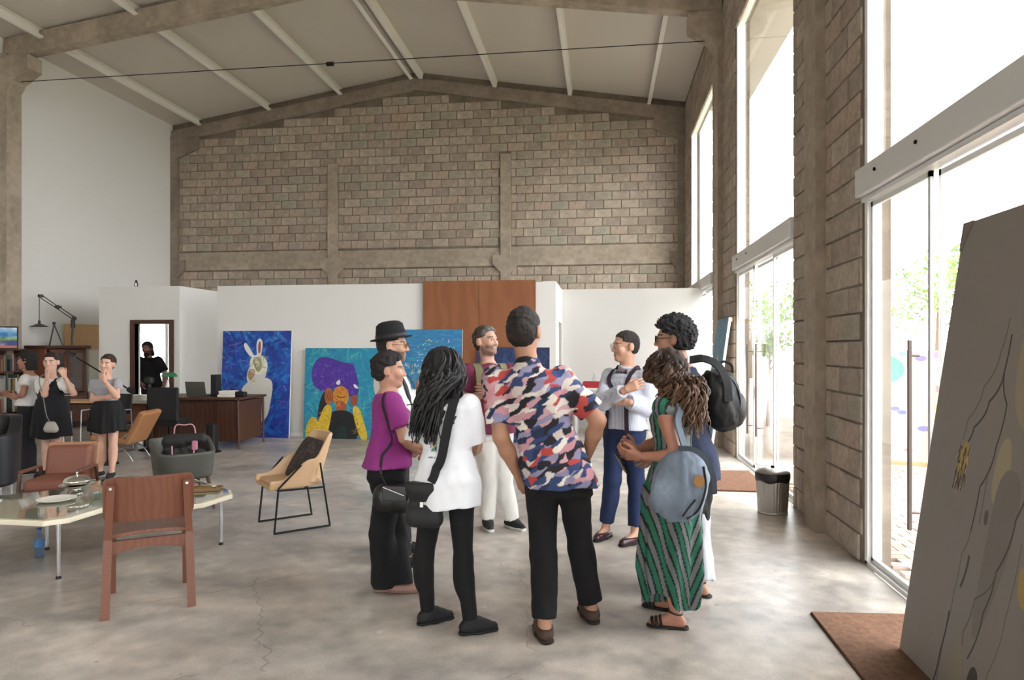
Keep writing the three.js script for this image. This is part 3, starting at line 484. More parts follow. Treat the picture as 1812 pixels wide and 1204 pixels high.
// ---------------------------------------------------------------- a person: one continuous body with clothing, hair and shoes as children
const DEG = Math.PI / 180;
function figure(key, label, o) {
  const F = { ...FIG[key], sex: o.sex, bow: o.bow ?? 0 }, s = F.h / 1.75, ph = o.fine ?? 1;
  const root = thing('person', label, 'person', F.at);
  const side = (yaw) => [Math.cos(yaw * DEG), 0, -Math.sin(yaw * DEG)], fwd = (yaw) => [Math.sin(yaw * DEG), 0, Math.cos(yaw * DEG)];
  const cs = side(F.cYaw), ps = side(F.pYaw), skin = lin(o.skin);
  const shW = (o.sex === 'm' ? .183 : .158) * s, sh = [1, -1].map((q, i) => vadd(vadd(F.neck, cs, q * shW), [0, (-.062 + (o.shrug?.[i] ?? 0)) * s, 0])), hip = [1, -1].map(q => vadd(vadd(F.pelvis, ps, q * .088 * s), [0, -.045 * s, 0]));
  const an = F.ft.map((p) => vadd(p, [0, .085 * s, 0]));
  // keep limb lengths near real ones
  const fit = (a, b, L) => { const d = vsub(b, a), l = vlen(d); return l > L * 1.12 ? vadd(a, d, L * 1.12 / l) : l < L * .8 ? vadd(a, vnorm(d), L * .8) : b; };
  const el = F.el.map((e, i) => fit(sh[i], e, .285 * s)), wr = F.wr.map((e, i) => fit(el[i], e, .25 * s)), kn = F.kn;
  const thick = o.thick ?? 1, arm = [.05, .041, .027].map(r => r * s * (o.sex === 'm' ? 1.06 : .92) * thick), leg = [.083, .055, .037].map(r => r * s * (o.sex === 'f' ? .98 : 1) * thick);
  // ---- skin body
  const B = [torso(F, s, () => [0, 0])];
  for (let i = 0; i < 2; i++) {
    B.push({ ...cap(sh[i], el[i], arm[0], arm[1]), k: .05 }, { ...cap(el[i], vlerp(el[i], wr[i], .35), arm[1], arm[1] * 1.02), k: .02 }, { ...cap(vlerp(el[i], wr[i], .35), wr[i], arm[1] * 1.02, arm[2]), k: .02 });
    const calfBack = fwd(F.fYaw[i]); const cm = vadd(vlerp(kn[i], an[i], .3), calfBack, -.018 * s);
    B.push({ ...cap(hip[i], kn[i], leg[0], leg[1]), k: .04 }, { ...cap(kn[i], an[i], leg[1] * .93, leg[2]), k: .03 }, { ...ell(cm, [.05 * s * thick, .12 * s, .05 * s * thick]), k: .04 });
    const ff = fwd(F.fYaw[i]); B.push({ ...cap(vadd(F.ft[i], [ff[0] * -.03 * s, .04 * s, ff[2] * -.03 * s]), vadd(F.ft[i], [ff[0] * .15 * s, .026 * s, ff[2] * .15 * s]), .034 * s, .022 * s), k: .03 }, { ...cap(vadd(F.ft[i], [ff[0] * .03 * s, .07 * s, ff[2] * .03 * s]), vadd(F.ft[i], [ff[0] * .12 * s, .03 * s, ff[2] * .12 * s]), .028 * s, .022 * s), k: .02 });
  }
  const hs = (o.sex === 'm' ? 1.0 : .95) * Math.pow(s, .5) * (o.headScale ?? 1.05), hq = new THREE.Quaternion().setFromEuler(new THREE.Euler((F.hPitch ?? 0) * DEG, F.hYaw * DEG, (F.hRoll ?? 0) * DEG, 'YXZ'));
  const hp = F.head, toHead = V(...vsub(F.neck, hp)).applyQuaternion(hq.clone().invert()).multiplyScalar(1 / hs);
  B.push({ ...cap(vadd(F.neck, [0, -.05 * s, 0]), vadd(vlerp(F.neck, hp, .72), [0, 0, 0]), .058 * s, .05 * s), k: .05 });
  const skinC = (x, y, z) => { const n = noise(x * 18, y * 18, z * 18); return [skin[0] * (.92 + .16 * n), skin[1] * (.92 + .15 * n), skin[2] * (.92 + .14 * n)]; };
  const parts = [nets(uni(B, .03), bounds(B), .0125 * ph, skinC)];
  for (let i = 0; i < 2; i++) if (o.hands[i]) { const [dir, palm, curl] = o.hands[i], H = hand(wr[i], dir, palm, i === 0, curl, s * .98); parts.push(nets(uni(H, .01), bounds(H, .012), .0042 * ph, skinC)); }
  const place = g => { g.scale(hs, hs, hs); g.applyQuaternion(hq); g.translate(...hp); return g; };
  const hc = lin(o.hair.col), hf = headField([toHead.x, toHead.y, toHead.z].map((v, i) => v * .75 + [0, 0, -.004][i]));
  parts.push(place(nets(hf, [[-.11, -.17, -.13], [.11, .13, .13]], .0046 * ph, headColour(skin, { hairCol: hc, beard: o.beard, beardCol: o.beardCol && lin(o.beardCol) }))));
  part('body', glue(parts), std(0xffffff, .55, 0, { vertexColors: true }), root);
  const ctx = { F, s, ph, root, sh, el, wr, hip, kn, an, arm, leg, cs, ps, side, fwd, hs, hq, hp, place, o };
  ctx.inHead = (x, y, z) => { const v = V(x, y, z).multiplyScalar(hs).applyQuaternion(hq); return [v.x + hp[0], v.y + hp[1], v.z + hp[2]]; };
  return ctx;
}
const cloth = (c, r = .9) => std(c, r, 0, { });
const painted = (r = .88) => std(0xffffff, r, 0, { vertexColors: true });
const folds = (x, y, z, a, k = 1) => a * (noise(x * 9 * k + 2.1 * noise(x * 4, y * 4, z * 4), y * 5.5 * k + 3 * noise(x * 6, y * 3, z * 6 + 5), z * 9 * k) - .5) + a * .5 * (noise(x * 26 * k, y * 14 * k, z * 26 * k) - .5);
// shirt: hem height, sleeve = share of the upper arm (or 1 + share of the forearm)
function shirt(c, p) {
  const { F, s, sh, el, wr, arm } = c, e = (p.ease ?? .014), hem = p.hem;
  const L = [torso(F, s, (t) => { const lo = sstep(.55, -.1, t); return [e + (p.flare ?? .012) * lo, e + (p.flareD ?? p.flare ?? .012) * lo + (p.belly ?? 0) * sstep(.75, .3, t) * sstep(-.2, .25, t)]; }, hem, F.neck[1] + (p.neckY ?? -.008), p.tmin ?? -.02)];
  for (let i = 0; i < 2; i++) {
    const r0 = arm[0] + e + .004, r1 = arm[1] + e + (p.cuff ?? .01), sl = p.sleeve;
    if (sl <= 0) { L.push({ ...cap(vlerp(sh[i], el[i], -.05), vlerp(sh[i], el[i], .02), arm[0] + e * .6), k: .05 }); continue; }
    const end = vlerp(sh[i], el[i], Math.min(sl, 1)), d1 = vnorm(vsub(el[i], sh[i]));
    if (sl <= 1) L.push({ ...clipEnd(cap(sh[i], vadd(end, d1, .05), r0, r0 + (r1 - r0) * sl), end, d1), k: .04 });
    else { L.push({ ...cap(sh[i], el[i], r0, r1), k: .04 }); const e2 = vlerp(el[i], wr[i], sl - 1), d2 = vnorm(vsub(wr[i], el[i])); L.push({ ...clipEnd(cap(el[i], vadd(e2, d2, .05), r1, arm[2] + e + .006), e2, d2), k: .025 }); }
  }
  if (p.extra) L.push(...p.extra);
  const u = uni(L, .04), a = p.fold ?? .012, g = nets((x, y, z) => u(x, y, z) + folds(x, y, z, a), bounds(L), p.cell ?? .0105 * c.ph, p.col);
  const m = part(p.name ?? 'shirt', g, p.col ? painted(p.rough) : cloth(p.color, p.rough), c.root, p.label); return m;
}
function trousers(c, p) {
  const { F, s, hip, kn, an, leg } = c, e = p.ease ?? .012, L = [torso(F, s, (t) => [e + .004, e + .004], F.pelvis[1] - .135 * s, p.waist ?? F.pelvis[1] + .12 * s)];
  for (let i = 0; i < 2; i++) {
    const d = vnorm(vsub(an[i], kn[i])), end = vadd(an[i], d, -(p.hem ?? 0) * s), r2 = p.r2 ?? leg[2] + e + .012, r1 = p.r1 ?? leg[1] + e;
    L.push({ ...cap(hip[i], kn[i], leg[0] + e, r1), k: .035 }, { ...clipEnd(cap(kn[i], vadd(end, d, .05), r1 * .98, r2), end, d), k: .03 });
    if (!p.wide) { const f = c.fwd(F.fYaw[i]); L.push({ ...ell(vadd(vlerp(kn[i], an[i], .28), f, -.018 * s), [.05 * s + e * .8, .12 * s, .05 * s + e * .8]), k: .04 }); }
  }
  const u = uni(L, .03), a = p.fold ?? .01; return part(p.name ?? 'trousers', nets((x, y, z) => u(x, y, z) + folds(x, y, z, a, 1.2), bounds(L), p.cell ?? .0105 * c.ph, p.col), p.col ? painted() : cloth(p.color, p.rough), c.root, p.label);
}
// skirt or dress bottom: elliptical sections [[y, halfWidth, halfDepth, dx, dz]...] from top to bottom
function skirt(c, p) {
  const T = p.rings, y0 = T[T.length - 1][0], y1 = T[0][0], yaw = (p.yaw ?? c.F.pYaw) * DEG, sn = Math.sin(yaw), cs = Math.cos(yaw), P = c.F.pelvis;
  const f = (x, y, z) => {
    let i = 0; while (i < T.length - 2 && y < T[i + 1][0]) i++; const a = T[i], b = T[i + 1], u = clamp((y - a[0]) / (b[0] - a[0])), q = a.map((v, k) => v + (b[k] - v) * u);
    const dx = x - P[0] - q[3], dz = z - P[2] - q[4], lx = dx * cs - dz * sn, lz = dx * sn + dz * cs, th = Math.atan2(lz / q[2], lx / q[1]), pl = (p.pleat ?? .02) * clamp((y1 - y) / (y1 - y0) * 1.3) * (.6 * Math.sin(th * (p.n ?? 9) + 2 * noise(y * 4, 3) + 1) + .4 * Math.sin(th * (p.n ?? 9) * 1.7 + 4));
    return Math.max((Math.hypot(lx / q[1], lz / q[2]) - 1) * Math.min(q[1], q[2]) + pl, y - y1, y0 + (p.wave ?? .012) * Math.sin(th * 3 + 1) - y);
  };
  const m = Math.max(...T.map(q => Math.max(q[1], q[2]) + Math.hypot(q[3], q[4]))) + .05;
  return part(p.name ?? 'skirt', nets((x, y, z) => f(x, y, z) + folds(x, y, z, p.fold ?? .01), [[P[0] - m, y0 - .04, P[2] - m], [P[0] + m, y1 + .02, P[2] + m]], p.cell ?? .0105 * c.ph, p.col), p.col ? painted() : cloth(p.color), c.root, p.label);
}
function shoes(c, p) {
  const { F, s } = c;
  for (let i = 0; i < 2; i++) {
    const f = c.fwd(F.fYaw[i]), l = c.side(F.fYaw[i]), A = F.ft[i], at = (a, y, b = 0) => [A[0] + f[0] * a * s + l[0] * b * s, y * s, A[2] + f[2] * a * s + l[2] * b * s];
    const up = [], h = p.high ?? .085, w = p.w ?? 1;
    if (p.sandal) {
      const q = i ? 1 : -1, strap = (a, y, r) => { const pts = []; for (let k = -4; k <= 4; k++) { const t = k / 4 * 1.5; pts.push(at(a + .012 * Math.cos(t), .012 + (y) * Math.cos(t), .04 * Math.sin(t))); } return tube(pts, r * s, 16, 6); };
      const g = [strap(.11, .045, .010), strap(.135, .04, .010), strap(.085, .055, .009)]; const pts = []; for (let k = 0; k <= 12; k++) { const t = k / 12 * 6.283; pts.push(at(.005 + .042 * Math.cos(t), .1 + .01 * Math.cos(t), .04 * Math.sin(t))); } g.push(tube(pts, .006 * s, 24, 6, true));
      const sh = part('sandal', join(g), cloth(p.color, .7), c.root); const so = [cap(at(-.045, .008), at(.02, .008), .036 * s, .033 * s), cap(at(.02, .008), at(.145, .008), .034 * s, .036 * s)], u = uni(so, .02); part('sole', nets((x, y, z) => Math.max(u(x, y, z), Math.abs(y - .009 * s) - .009 * s), bounds(so), .008 * c.ph), cloth(p.sole ?? 0x15110f, .7), sh);
      continue;
    }
    up.push(cap(at(-.038, .042), at(.05, .046), .036 * s * w, .038 * s * w), { ...cap(at(.05, .04), at(.15, .03), .038 * s * w, .03 * s * w), k: .04 }, { ...cap(at(-.012, .05), at(.005, h), .038 * s, (p.ankleR ?? .042) * s), k: .03 }, { ...cap(at(.03, .075), at(.1, .045), .03 * s, .028 * s), k: .03 });
    const u = uni(up, .03), g = nets((x, y, z) => Math.max(u(x, y, z), y - h * s, .012 * s - y), bounds(up), .0075 * c.ph);
    const sh = part('shoe', g, cloth(p.color, p.rough ?? .7), c.root), so = [cap(at(-.04, .01), at(.05, .01), .039 * s * w, .038 * s * w), cap(at(.05, .01), at(.15, .01), .041 * s * w, .035 * s * w)], v = uni(so, .03), th = p.soleT ?? .012;
    part('sole', nets((x, y, z) => Math.max(v(x, y, z), y - th * 1.6 * s, .001 - y), bounds(so), .0075 * c.ph), cloth(p.sole ?? 0x1a1714, .8), sh);
    if (p.laces) { const g2 = []; for (let k = 0; k < 4; k++) g2.push(rod(at(.045 + k * .02, .098 - k * .013, -.02), at(.05 + k * .02, .098 - k * .013, .02), .003 * s, .003 * s, 5)); part('lace', join(g2), cloth(p.laces), sh); }
  }
}
// ---- hair
function hair(c, p) {
  const th = p.th ?? .012, col = lin(c.o.hair.col), hi = c.o.hair.hi ? lin(c.o.hair.hi) : null, fr = p.freq ?? 60, am = p.amp ?? .006;
  const skull = uni([ell([0, .037, -.016], [.0755 + (p.sideTh ?? th), .082 + th, .0965 + th]), { ...ell([0, -.01, -.045], [.066 + th * .8, .075, .06 + th * .7]), k: .03 }], .02);
  const front = (y0) => { const y = y0 - (p.hl ?? .008); return y > .088 ? .2 : y > .055 ? (p.line ?? .062) + (y - .055) * 1.2 : y > .02 ? .045 : (p.burn ?? .012) - Math.max(0, (-.0 - y)) * .35; };
  const f = (x, y, z) => {
    let d = skull(x, y, z) + am * (noise(x * fr * (p.sx ?? 1), y * fr * (p.sy ?? 1), z * fr * (p.sz ?? 1)) - .5) * 2 + (p.curl ? -.016 * Math.max(0, 1 - worley(x * 46, y * 46, z * 46) * 1.6) : 0);
    if (p.blob) d = smin(d, p.blob(x, y, z), .02);
    d = smax(d, z - front(y) - (p.fz ?? 0), .012); d = smax(d, (p.nape ?? -.075) - y, .012);
    if (Math.abs(x) > .055 && !p.cover) { const e = Math.hypot((y + .008) / .036, (z + .008) / .027); d = Math.max(d, (1 - e) * .02); }
    return d;
  };
  const cf = (x, y, z) => { const n = noise(x * 70, y * 26, z * 70), k = .45 + .65 * n; let q = hi ? mixc(col, hi, sstep(.5, .85, noise(x * 34 + 9, y * 12, z * 34))) : col; if (p.grey) q = mixc(q, lin(p.grey), sstep(.02, .07, z) * .6 + .2 * n); return [q[0] * k, q[1] * k, q[2] * k]; };
  const b = p.box ?? [[-.13, -.15, -.16], [.13, .16, .14]];
  return part('hair', c.place(nets(f, b, (p.cell ?? .0052) * c.ph, cf)), std(0xffffff, p.rough ?? .78, 0, { vertexColors: true }), c.root);
}
function worley(x, y, z) { const xi = Math.floor(x), yi = Math.floor(y), zi = Math.floor(z); let m = 9; for (let a = -1; a < 2; a++) for (let b = -1; b < 2; b++) for (let e = -1; e < 2; e++) { const i = xi + a, j = yi + b, k = zi + e, d = Math.hypot(i + h3(i, j, k) - x, j + h3(i, j, k + 91) - y, k + h3(i + 57, j, k) - z); if (d < m) m = d; } return m; }
// long locks: tapering wavy tubes; roots are head-space points, ends are root-space points
function locks(c, list, col, r = .011, wave = .012, turns = 5, name = 'lock', seg = 26) {
  const gs = []; for (const pts of list) {
    const curve = new THREE.CatmullRomCurve3(pts.map(q => V(...q))), ph = rnd() * 6.28, P = [], rad = r * rr(.7, 1.25), tn = turns * rr(.8, 1.2), wv = wave * rr(.6, 1.3);
    for (let i = 0; i <= seg; i++) { const t = i / seg, q = curve.getPoint(t), w = wv * sstep(.05, .5, t); P.push(V(q.x + Math.cos(ph + t * tn * 6.28) * w, q.y, q.z + Math.sin(ph + t * tn * 6.28) * w)); }
    const g = new THREE.TubeGeometry(new THREE.CatmullRomCurve3(P), seg, 1, 6, false), p = g.attributes.position;
    for (let i = 0; i <= seg; i++) { const t = i / seg, q = P[i], k = rad * (t < .08 ? .5 + t * 6 : 1) * (1 - .75 * sstep(.6, 1, t)); for (let j = 0; j <= 6; j++) { const n = i * 7 + j; p.setXYZ(n, q.x + (p.getX(n) - q.x) * k, q.y + (p.getY(n) - q.y) * k, q.z + (p.getZ(n) - q.z) * k); } }
    g.computeVertexNormals(); const cc = [], tone = rr(.55, 1.35), mixk = rnd(); for (let i = 0; i < p.count; i++) { const t = Math.floor(i / 7) / seg, q = typeof col === 'function' ? col(t, mixk) : col; cc.push(q[0] * tone, q[1] * tone, q[2] * tone); } g.setAttribute('color', new THREE.Float32BufferAttribute(cc, 3)); gs.push(g);
  }
  return gs;
}
function glasses(c, p = {}) {
  const col = p.color ?? 0x2a2420, r = p.r ?? .0215, g = [], G = [];
  for (const q of [-1, 1]) { const t = new THREE.TorusGeometry(r, .0022, 8, 28); t.translate(q * .031, -.002, .099); g.push(t); g.push(rod([q * (.031 + r), .002, .097], [q * .078, .004, .0], .0018)); const l = new THREE.CircleGeometry(r, 24); l.translate(q * .031, -.002, .099); G.push(l); }
  g.push(rod([-.031 + r, .002, .1], [.031 - r, .002, .1], .002));
  const m = part('glasses', c.place(join(g)), std(col, .35, .4), c.root); part('lens', c.place(join(G)), p.lens ?? phys({ color: 0xffffff, transmission: 1, thickness: 0, roughness: 0, ior: 1.3 }), m); return m;
}
// strap following given points (root space), flat band
function band(pts, w, t, nrm) {
  const cv = new THREE.CatmullRomCurve3(pts.map(p => V(...p))), n = pts.length * 6, P = [], I = [];
  for (let i = 0; i <= n; i++) { const q = cv.getPoint(i / n), T = cv.getTangent(i / n), N = V(...(typeof nrm === 'function' ? nrm(q, i / n) : nrm)); N.addScaledVector(T, -N.dot(T)).normalize(); const S = T.clone().cross(N).normalize(); for (const [a, b] of [[-1, -1], [1, -1], [1, 1], [-1, 1]]) { P.push(q.x + S.x * a * w / 2 + N.x * b * t / 2, q.y + S.y * a * w / 2 + N.y * b * t / 2, q.z + S.z * a * w / 2 + N.z * b * t / 2); } if (i < n) for (let k = 0; k < 4; k++) { const a = i * 4 + k, b = i * 4 + (k + 1) % 4; I.push(a, b, b + 4, a, b + 4, a + 4); } }
  const e = n * 4; I.push(0, 2, 1, 0, 3, 2, e, e + 1, e + 2, e, e + 2, e + 3);
  const g = new THREE.BufferGeometry(); g.setAttribute('position', new THREE.Float32BufferAttribute(P, 3)); g.setIndex(I); const h = g.toNonIndexed(); h.computeVertexNormals(); return h;
}
// ---------------------------------------------------------------- paintings
function canvasTex(w, h, draw) { const c = document.createElement('canvas'); c.width = w; c.height = h; const g = c.getContext('2d'); draw(g, w, h); const t = new THREE.CanvasTexture(c); t.colorSpace = THREE.SRGBColorSpace; t.magFilter = THREE.LinearFilter; return t; }
function strokes(g, w, h, cols, n, len, wid, ang = () => rnd() * 6.28) { for (let i = 0; i < n; i++) { g.strokeStyle = cols[(rnd() * cols.length) | 0]; g.globalAlpha = rr(.25, .8); g.lineWidth = rr(.4, 1) * wid; g.lineCap = 'round'; const x = rnd() * w, y = rnd() * h, a = ang(x, y), l = rr(.4, 1) * len, k = rr(-.6, .6); g.beginPath(); g.moveTo(x, y); g.quadraticCurveTo(x + Math.cos(a) * l / 2 + Math.sin(a) * l * k * .5, y + Math.sin(a) * l / 2 - Math.cos(a) * l * k * .5, x + Math.cos(a) * l, y + Math.sin(a) * l); g.stroke(); } g.globalAlpha = 1; }
const blob = (g, col, pts) => { g.fillStyle = col; g.beginPath(); const n = pts.length; for (let i = 0; i < n; i++) { const a = pts[i], b = pts[(i + 1) % n], m = [(a[0] + b[0]) / 2, (a[1] + b[1]) / 2]; i ? g.quadraticCurveTo(a[0], a[1], m[0], m[1]) : g.moveTo(m[0], m[1]); } const a = pts[0], b = pts[1]; g.quadraticCurveTo(a[0], a[1], (a[0] + b[0]) / 2, (a[1] + b[1]) / 2); g.fill(); };
// canvas on stretcher bars: width, height; face towards +z, bottom at y = 0
function canvas(name, label, w, h, t, pos, turn, lean, edge = 0xd9d4ca) {
  const o = thing(name, label, 'painting', pos, turn), q = new THREE.Group(); const em = std(edge, .85);
  const f = part('canvas', box(w, h, .035, 0, h / 2, 0), [em, em, em, em, std(0xffffff, .6, 0, { map: t, bumpMap: rep(grain, 3), bumpScale: .002 }), em], o); f.rotation.x = -lean;
  for (const [a, b, c, d] of [[w - .02, .05, 0, .03], [w - .02, .05, 0, h - .03]]) { const s = part('stretcher_bar', box(a, b, .018, c, d, -.026), M.woodLight, o); s.rotation.x = -lean; }
  return o;
}
{
  const blues = ['#0d3f9c', '#1259b8', '#0a2f7d', '#1c6fc4', '#3a2f92', '#14479e'];
  const t1 = canvasTex(512, 768, (g, w, h) => { g.fillStyle = '#0e3f92'; g.fillRect(0, 0, w, h); strokes(g, w, h, blues, 500, 150, 40); strokes(g, w, h, ['#2f86c8', '#1f6fb8', '#0a2a6c', '#3b3a98'], 160, 110, 26); strokes(g, w, h, blues, 260, 70, 12); strokes(g, w, h, ['#5a4fb0', '#6f8fd8', '#8a6fc0'], 60, 120, 6); strokes(g, w, h, ['#6fb6e6', '#3f92d6'], 70, 50, 7);
    const X = x => (x - 398) / 120 * w, Y = y => (y - 585) / 187 * h, P = l => l.map(([x, y]) => [X(x), Y(y)]);
    blob(g, '#d3cfc6', P([[434, 685], [440, 680], [452, 668], [470, 666], [487, 671], [488, 690], [485, 710], [481, 735], [470, 746], [457, 748], [452, 742], [440, 735], [433, 706]])); blob(g, '#d3cfc6', P([[441, 672], [444, 652], [452, 640], [474, 640], [478, 650], [476, 664], [470, 676], [450, 682]]));
    blob(g, '#e6e2d8', P([[448, 632], [437, 618], [435, 607], [440, 606], [450, 622], [456, 632]])); blob(g, '#e2dcd2', P([[460, 634], [457, 612], [459, 600], [465, 598], [469, 606], [467, 626], [463, 636]])); blob(g, '#9c5f62', P([[461, 626], [460, 610], [463, 602], [466, 608], [465, 624]]));
    blob(g, '#e4e0d4', P([[446, 640], [450, 630], [462, 626], [474, 632], [479, 646], [476, 658], [462, 664], [450, 656]])); blob(g, '#9c9c6b', P([[450, 636], [458, 630], [466, 634], [470, 648], [463, 660], [456, 652]])); blob(g, '#cfcab0', P([[455, 638], [461, 636], [464, 646], [459, 650]])); g.fillStyle = '#23221f'; g.beginPath(); g.arc(X(457), Y(644), 9, 0, 7); g.fill(); blob(g, '#a98f6a', P([[443, 658], [452, 650], [458, 660], [450, 674], [444, 668]])); strokes2(g, X(446), Y(630), X(476) - X(446), Y(660) - Y(630), ['#c9c4a8', '#7f8058', '#efeadf', '#a9a884'], 60); strokes2(g, X(440), Y(670), X(484) - X(440), Y(740) - Y(670), ['#cbc6bc', '#dad6ce'], 60); for (let i = 0; i < 40; i++) { g.fillStyle = ['#5a3f2c', '#d9d2c4', '#8a5f48'][(rnd() * 3) | 0]; g.fillRect(X(rr(444, 458)), Y(rr(650, 676)), 5, 6); } });
  canvas('painting', 'blue painting of a white donkey-eared figure leaning on the partition', 1.26, 1.84, t1, [-5.94, 0, ZP + .16], 0, .06);
  const t2 = canvasTex(640, 672, (g, w, h) => { g.fillStyle = '#1f86a6'; g.fillRect(0, 0, w, h); strokes(g, w, h, ['#1c7b9e', '#2a94ae', '#186a94', '#3aa6a8', '#2f7fb4', '#55b0a6'], 600, 80, 14);
    const X = x => (x - 543) / 147 * w, Y = y => (y - 615) / 157 * h, P = l => l.map(([x, y]) => [X(x), Y(y)]);
    blob(g, '#4a2d92', P([[566, 632], [580, 630], [600, 636], [618, 642], [628, 640], [634, 655], [640, 676], [640, 690], [636, 700], [624, 700], [616, 690], [608, 684], [596, 684], [580, 692], [562, 684], [555, 668], [556, 648]])); strokes2(g, X(558), Y(640), X(630) - X(558), Y(690) - Y(640), ['#6f4cc0', '#2f1a68', '#8262c8', '#3d2486', '#54309c'], 260);
    blob(g, '#c8862a', P([[596, 686], [606, 680], [620, 684], [624, 700], [618, 716], [604, 718], [594, 706]])); blob(g, '#a6522e', P([[598, 704], [618, 708], [620, 724], [600, 726]])); blob(g, '#e0d9cf', P([[598, 676], [606, 668], [608, 676], [604, 680]])); blob(g, '#e0d9cf', P([[630, 676], [638, 680], [640, 686], [632, 684]]));
    blob(g, '#1b1526', P([[572, 700], [584, 684], [592, 690], [588, 712], [578, 740], [566, 744]])); blob(g, '#15161c', P([[588, 728], [604, 722], [626, 724], [640, 740], [646, 775], [586, 775]])); blob(g, '#16302c', P([[604, 750], [620, 748], [622, 775], [602, 775]]));
    blob(g, '#d6b22e', P([[580, 712], [594, 714], [592, 740], [584, 772], [564, 775], [566, 752]])); blob(g, '#d9b838', P([[628, 716], [640, 714], [650, 740], [660, 772], [646, 775], [636, 748]])); blob(g, '#d2ac2a', P([[545, 775], [550, 742], [560, 732], [570, 742], [572, 775]])); strokes2(g, X(548), Y(738), X(576) - X(548), 110, ['#8a6d1e', '#e3c955'], 60); strokes2(g, X(570), Y(720), X(590) - X(570), 200, ['#a8841f', '#ead06a', '#c49c28'], 60); strokes2(g, X(634), Y(722), X(650) - X(634), 190, ['#a8841f', '#ead06a', '#c49c28'], 50); strokes2(g, X(598), Y(684), X(620) - X(598), Y(716) - Y(684), ['#8a4a1e', '#e0a84a', '#b06a28'], 50); strokes2(g, X(592), Y(730), X(640) - X(592), 170, ['#0d0e14', '#23262e', '#1b2b2a'], 60);
    blob(g, '#b0642e', P([[578, 690], [588, 682], [596, 692], [594, 712], [582, 714]])); blob(g, '#9c4a2a', P([[626, 698], [636, 694], [640, 706], [634, 716], [626, 712]])); for (let i = 0; i < 5; i++) { g.strokeStyle = '#6e3018'; g.lineWidth = 5; g.beginPath(); g.moveTo(X(580 + i * 3), Y(690)); g.lineTo(X(584 + i * 2.6), Y(706)); g.stroke(); } g.strokeStyle = '#2b1610'; g.lineWidth = 6; g.beginPath(); g.moveTo(X(602), Y(698)); g.quadraticCurveTo(X(608), Y(703), X(616), Y(699)); g.stroke(); });
  canvas('painting', 'turquoise painting of a purple elephant mask held by a figure in yellow sleeves', 1.46, 1.54, t2, [-4.32, 0, ZP + .16], 0, .06);
  const t3 = canvasTex(512, 768, (g, w, h) => { g.fillStyle = '#2b74a6'; g.fillRect(0, 0, w, h); strokes(g, w, h * .45, ['#2f7fb2', '#236a9c', '#3c92bc', '#4a6fb0', '#2f9aa6'], 500, 110, 8, () => rr(-.12, .12)); for (let i = 0; i < 900; i++) { g.fillStyle = ['#b9b48a', '#d6cfa4', '#8f9a7a', '#e6e0c6', '#6a7a8a', '#3a5a7a'][(rnd() * 6) | 0]; g.globalAlpha = .8; g.fillRect(rnd() * w, h * rr(.3, 1), rr(3, 10), rr(8, 26)); } g.globalAlpha = 1; blob(g, '#2a7f9c', [[40, 330], [110, 300], [150, 420], [130, 560], [50, 560]]); for (let i = 0; i < 80; i++) { g.fillStyle = ['#cbb54e', '#5a4fa8', '#c9d4e6'][(rnd() * 3) | 0]; g.fillRect(rr(180, 460), rr(60, 220), 8, 7); } });
  canvas('painting', 'blue and cream dotted landscape painting behind the hat', 1.2, 1.85, t3, [-2.9, 0, ZP + .21], 0, .06);
  const t4 = canvasTex(512, 512, (g, w, h) => { g.fillStyle = '#16294f'; g.fillRect(0, 0, w, h); strokes(g, w, h, ['#13264a', '#1d3c70', '#22305f', '#2a4a86', '#33406f'], 400, 90, 14); strokes(g, w, h, ['#4f7fb0', '#7a8fc0'], 30, 60, 6); });
  canvas('painting', 'dark blue painting on the partition behind the patterned shirt', 1.2, 1.55, t4, [-1.45, 0, ZP + .21], 0, .06);
  const t5 = canvasTex(512, 1024, (g, w, h) => { g.fillStyle = '#3f7892'; g.fillRect(0, 0, w, h); strokes(g, w, h, ['#3b748f', '#4f879c', '#2f6684', '#5a93a4', '#466f96'], 500, 100, 16); blob(g, '#a8786a', [[200, 300], [260, 260], [320, 320], [340, 520], [300, 620], [220, 600], [190, 440]]); blob(g, '#c99a86', [[230, 300], [270, 280], [290, 340], [250, 380]]); blob(g, '#3a6a8a', [[150, 620], [330, 600], [380, 860], [160, 880]]); strokes(g, w, 240, ['#8fa06a', '#b39a5f'], 20, 60, 8); });
  { const o = canvas('painting', 'tall blue-grey canvas with white edges leaning beside the middle doors', .9, 1.98, t5, [1.47, 0, -10.06], -Math.PI / 2, .135, 0xf0efec); }
  // big pale canvas close to the camera, charcoal figure
  const t6 = canvasTex(1024, 1400, (g, w, h) => {
    g.fillStyle = '#89827c'; g.fillRect(0, 0, w, h); for (let i = 0; i < 160; i++) { g.globalAlpha = .05; g.fillStyle = ['#837c75', '#918a84', '#7d766f'][(rnd() * 3) | 0]; g.beginPath(); g.arc(rnd() * w, rnd() * h, rr(30, 120), 0, 7); g.fill(); } g.globalAlpha = 1;
    // canvas space: left edge of the sheet is the far edge; u along depth (m*682), v down from the top (m*642)
    const L = (col, wd, pts) => { g.strokeStyle = col; g.lineWidth = wd * .62; g.lineCap = 'round'; g.lineJoin = 'round'; g.beginPath(); pts.forEach(([x, y], i) => { if (!i) g.moveTo(x, y); else { const p = pts[i - 1]; g.quadraticCurveTo(p[0], (p[1] + y) / 2, x, y); } }); g.stroke(); };
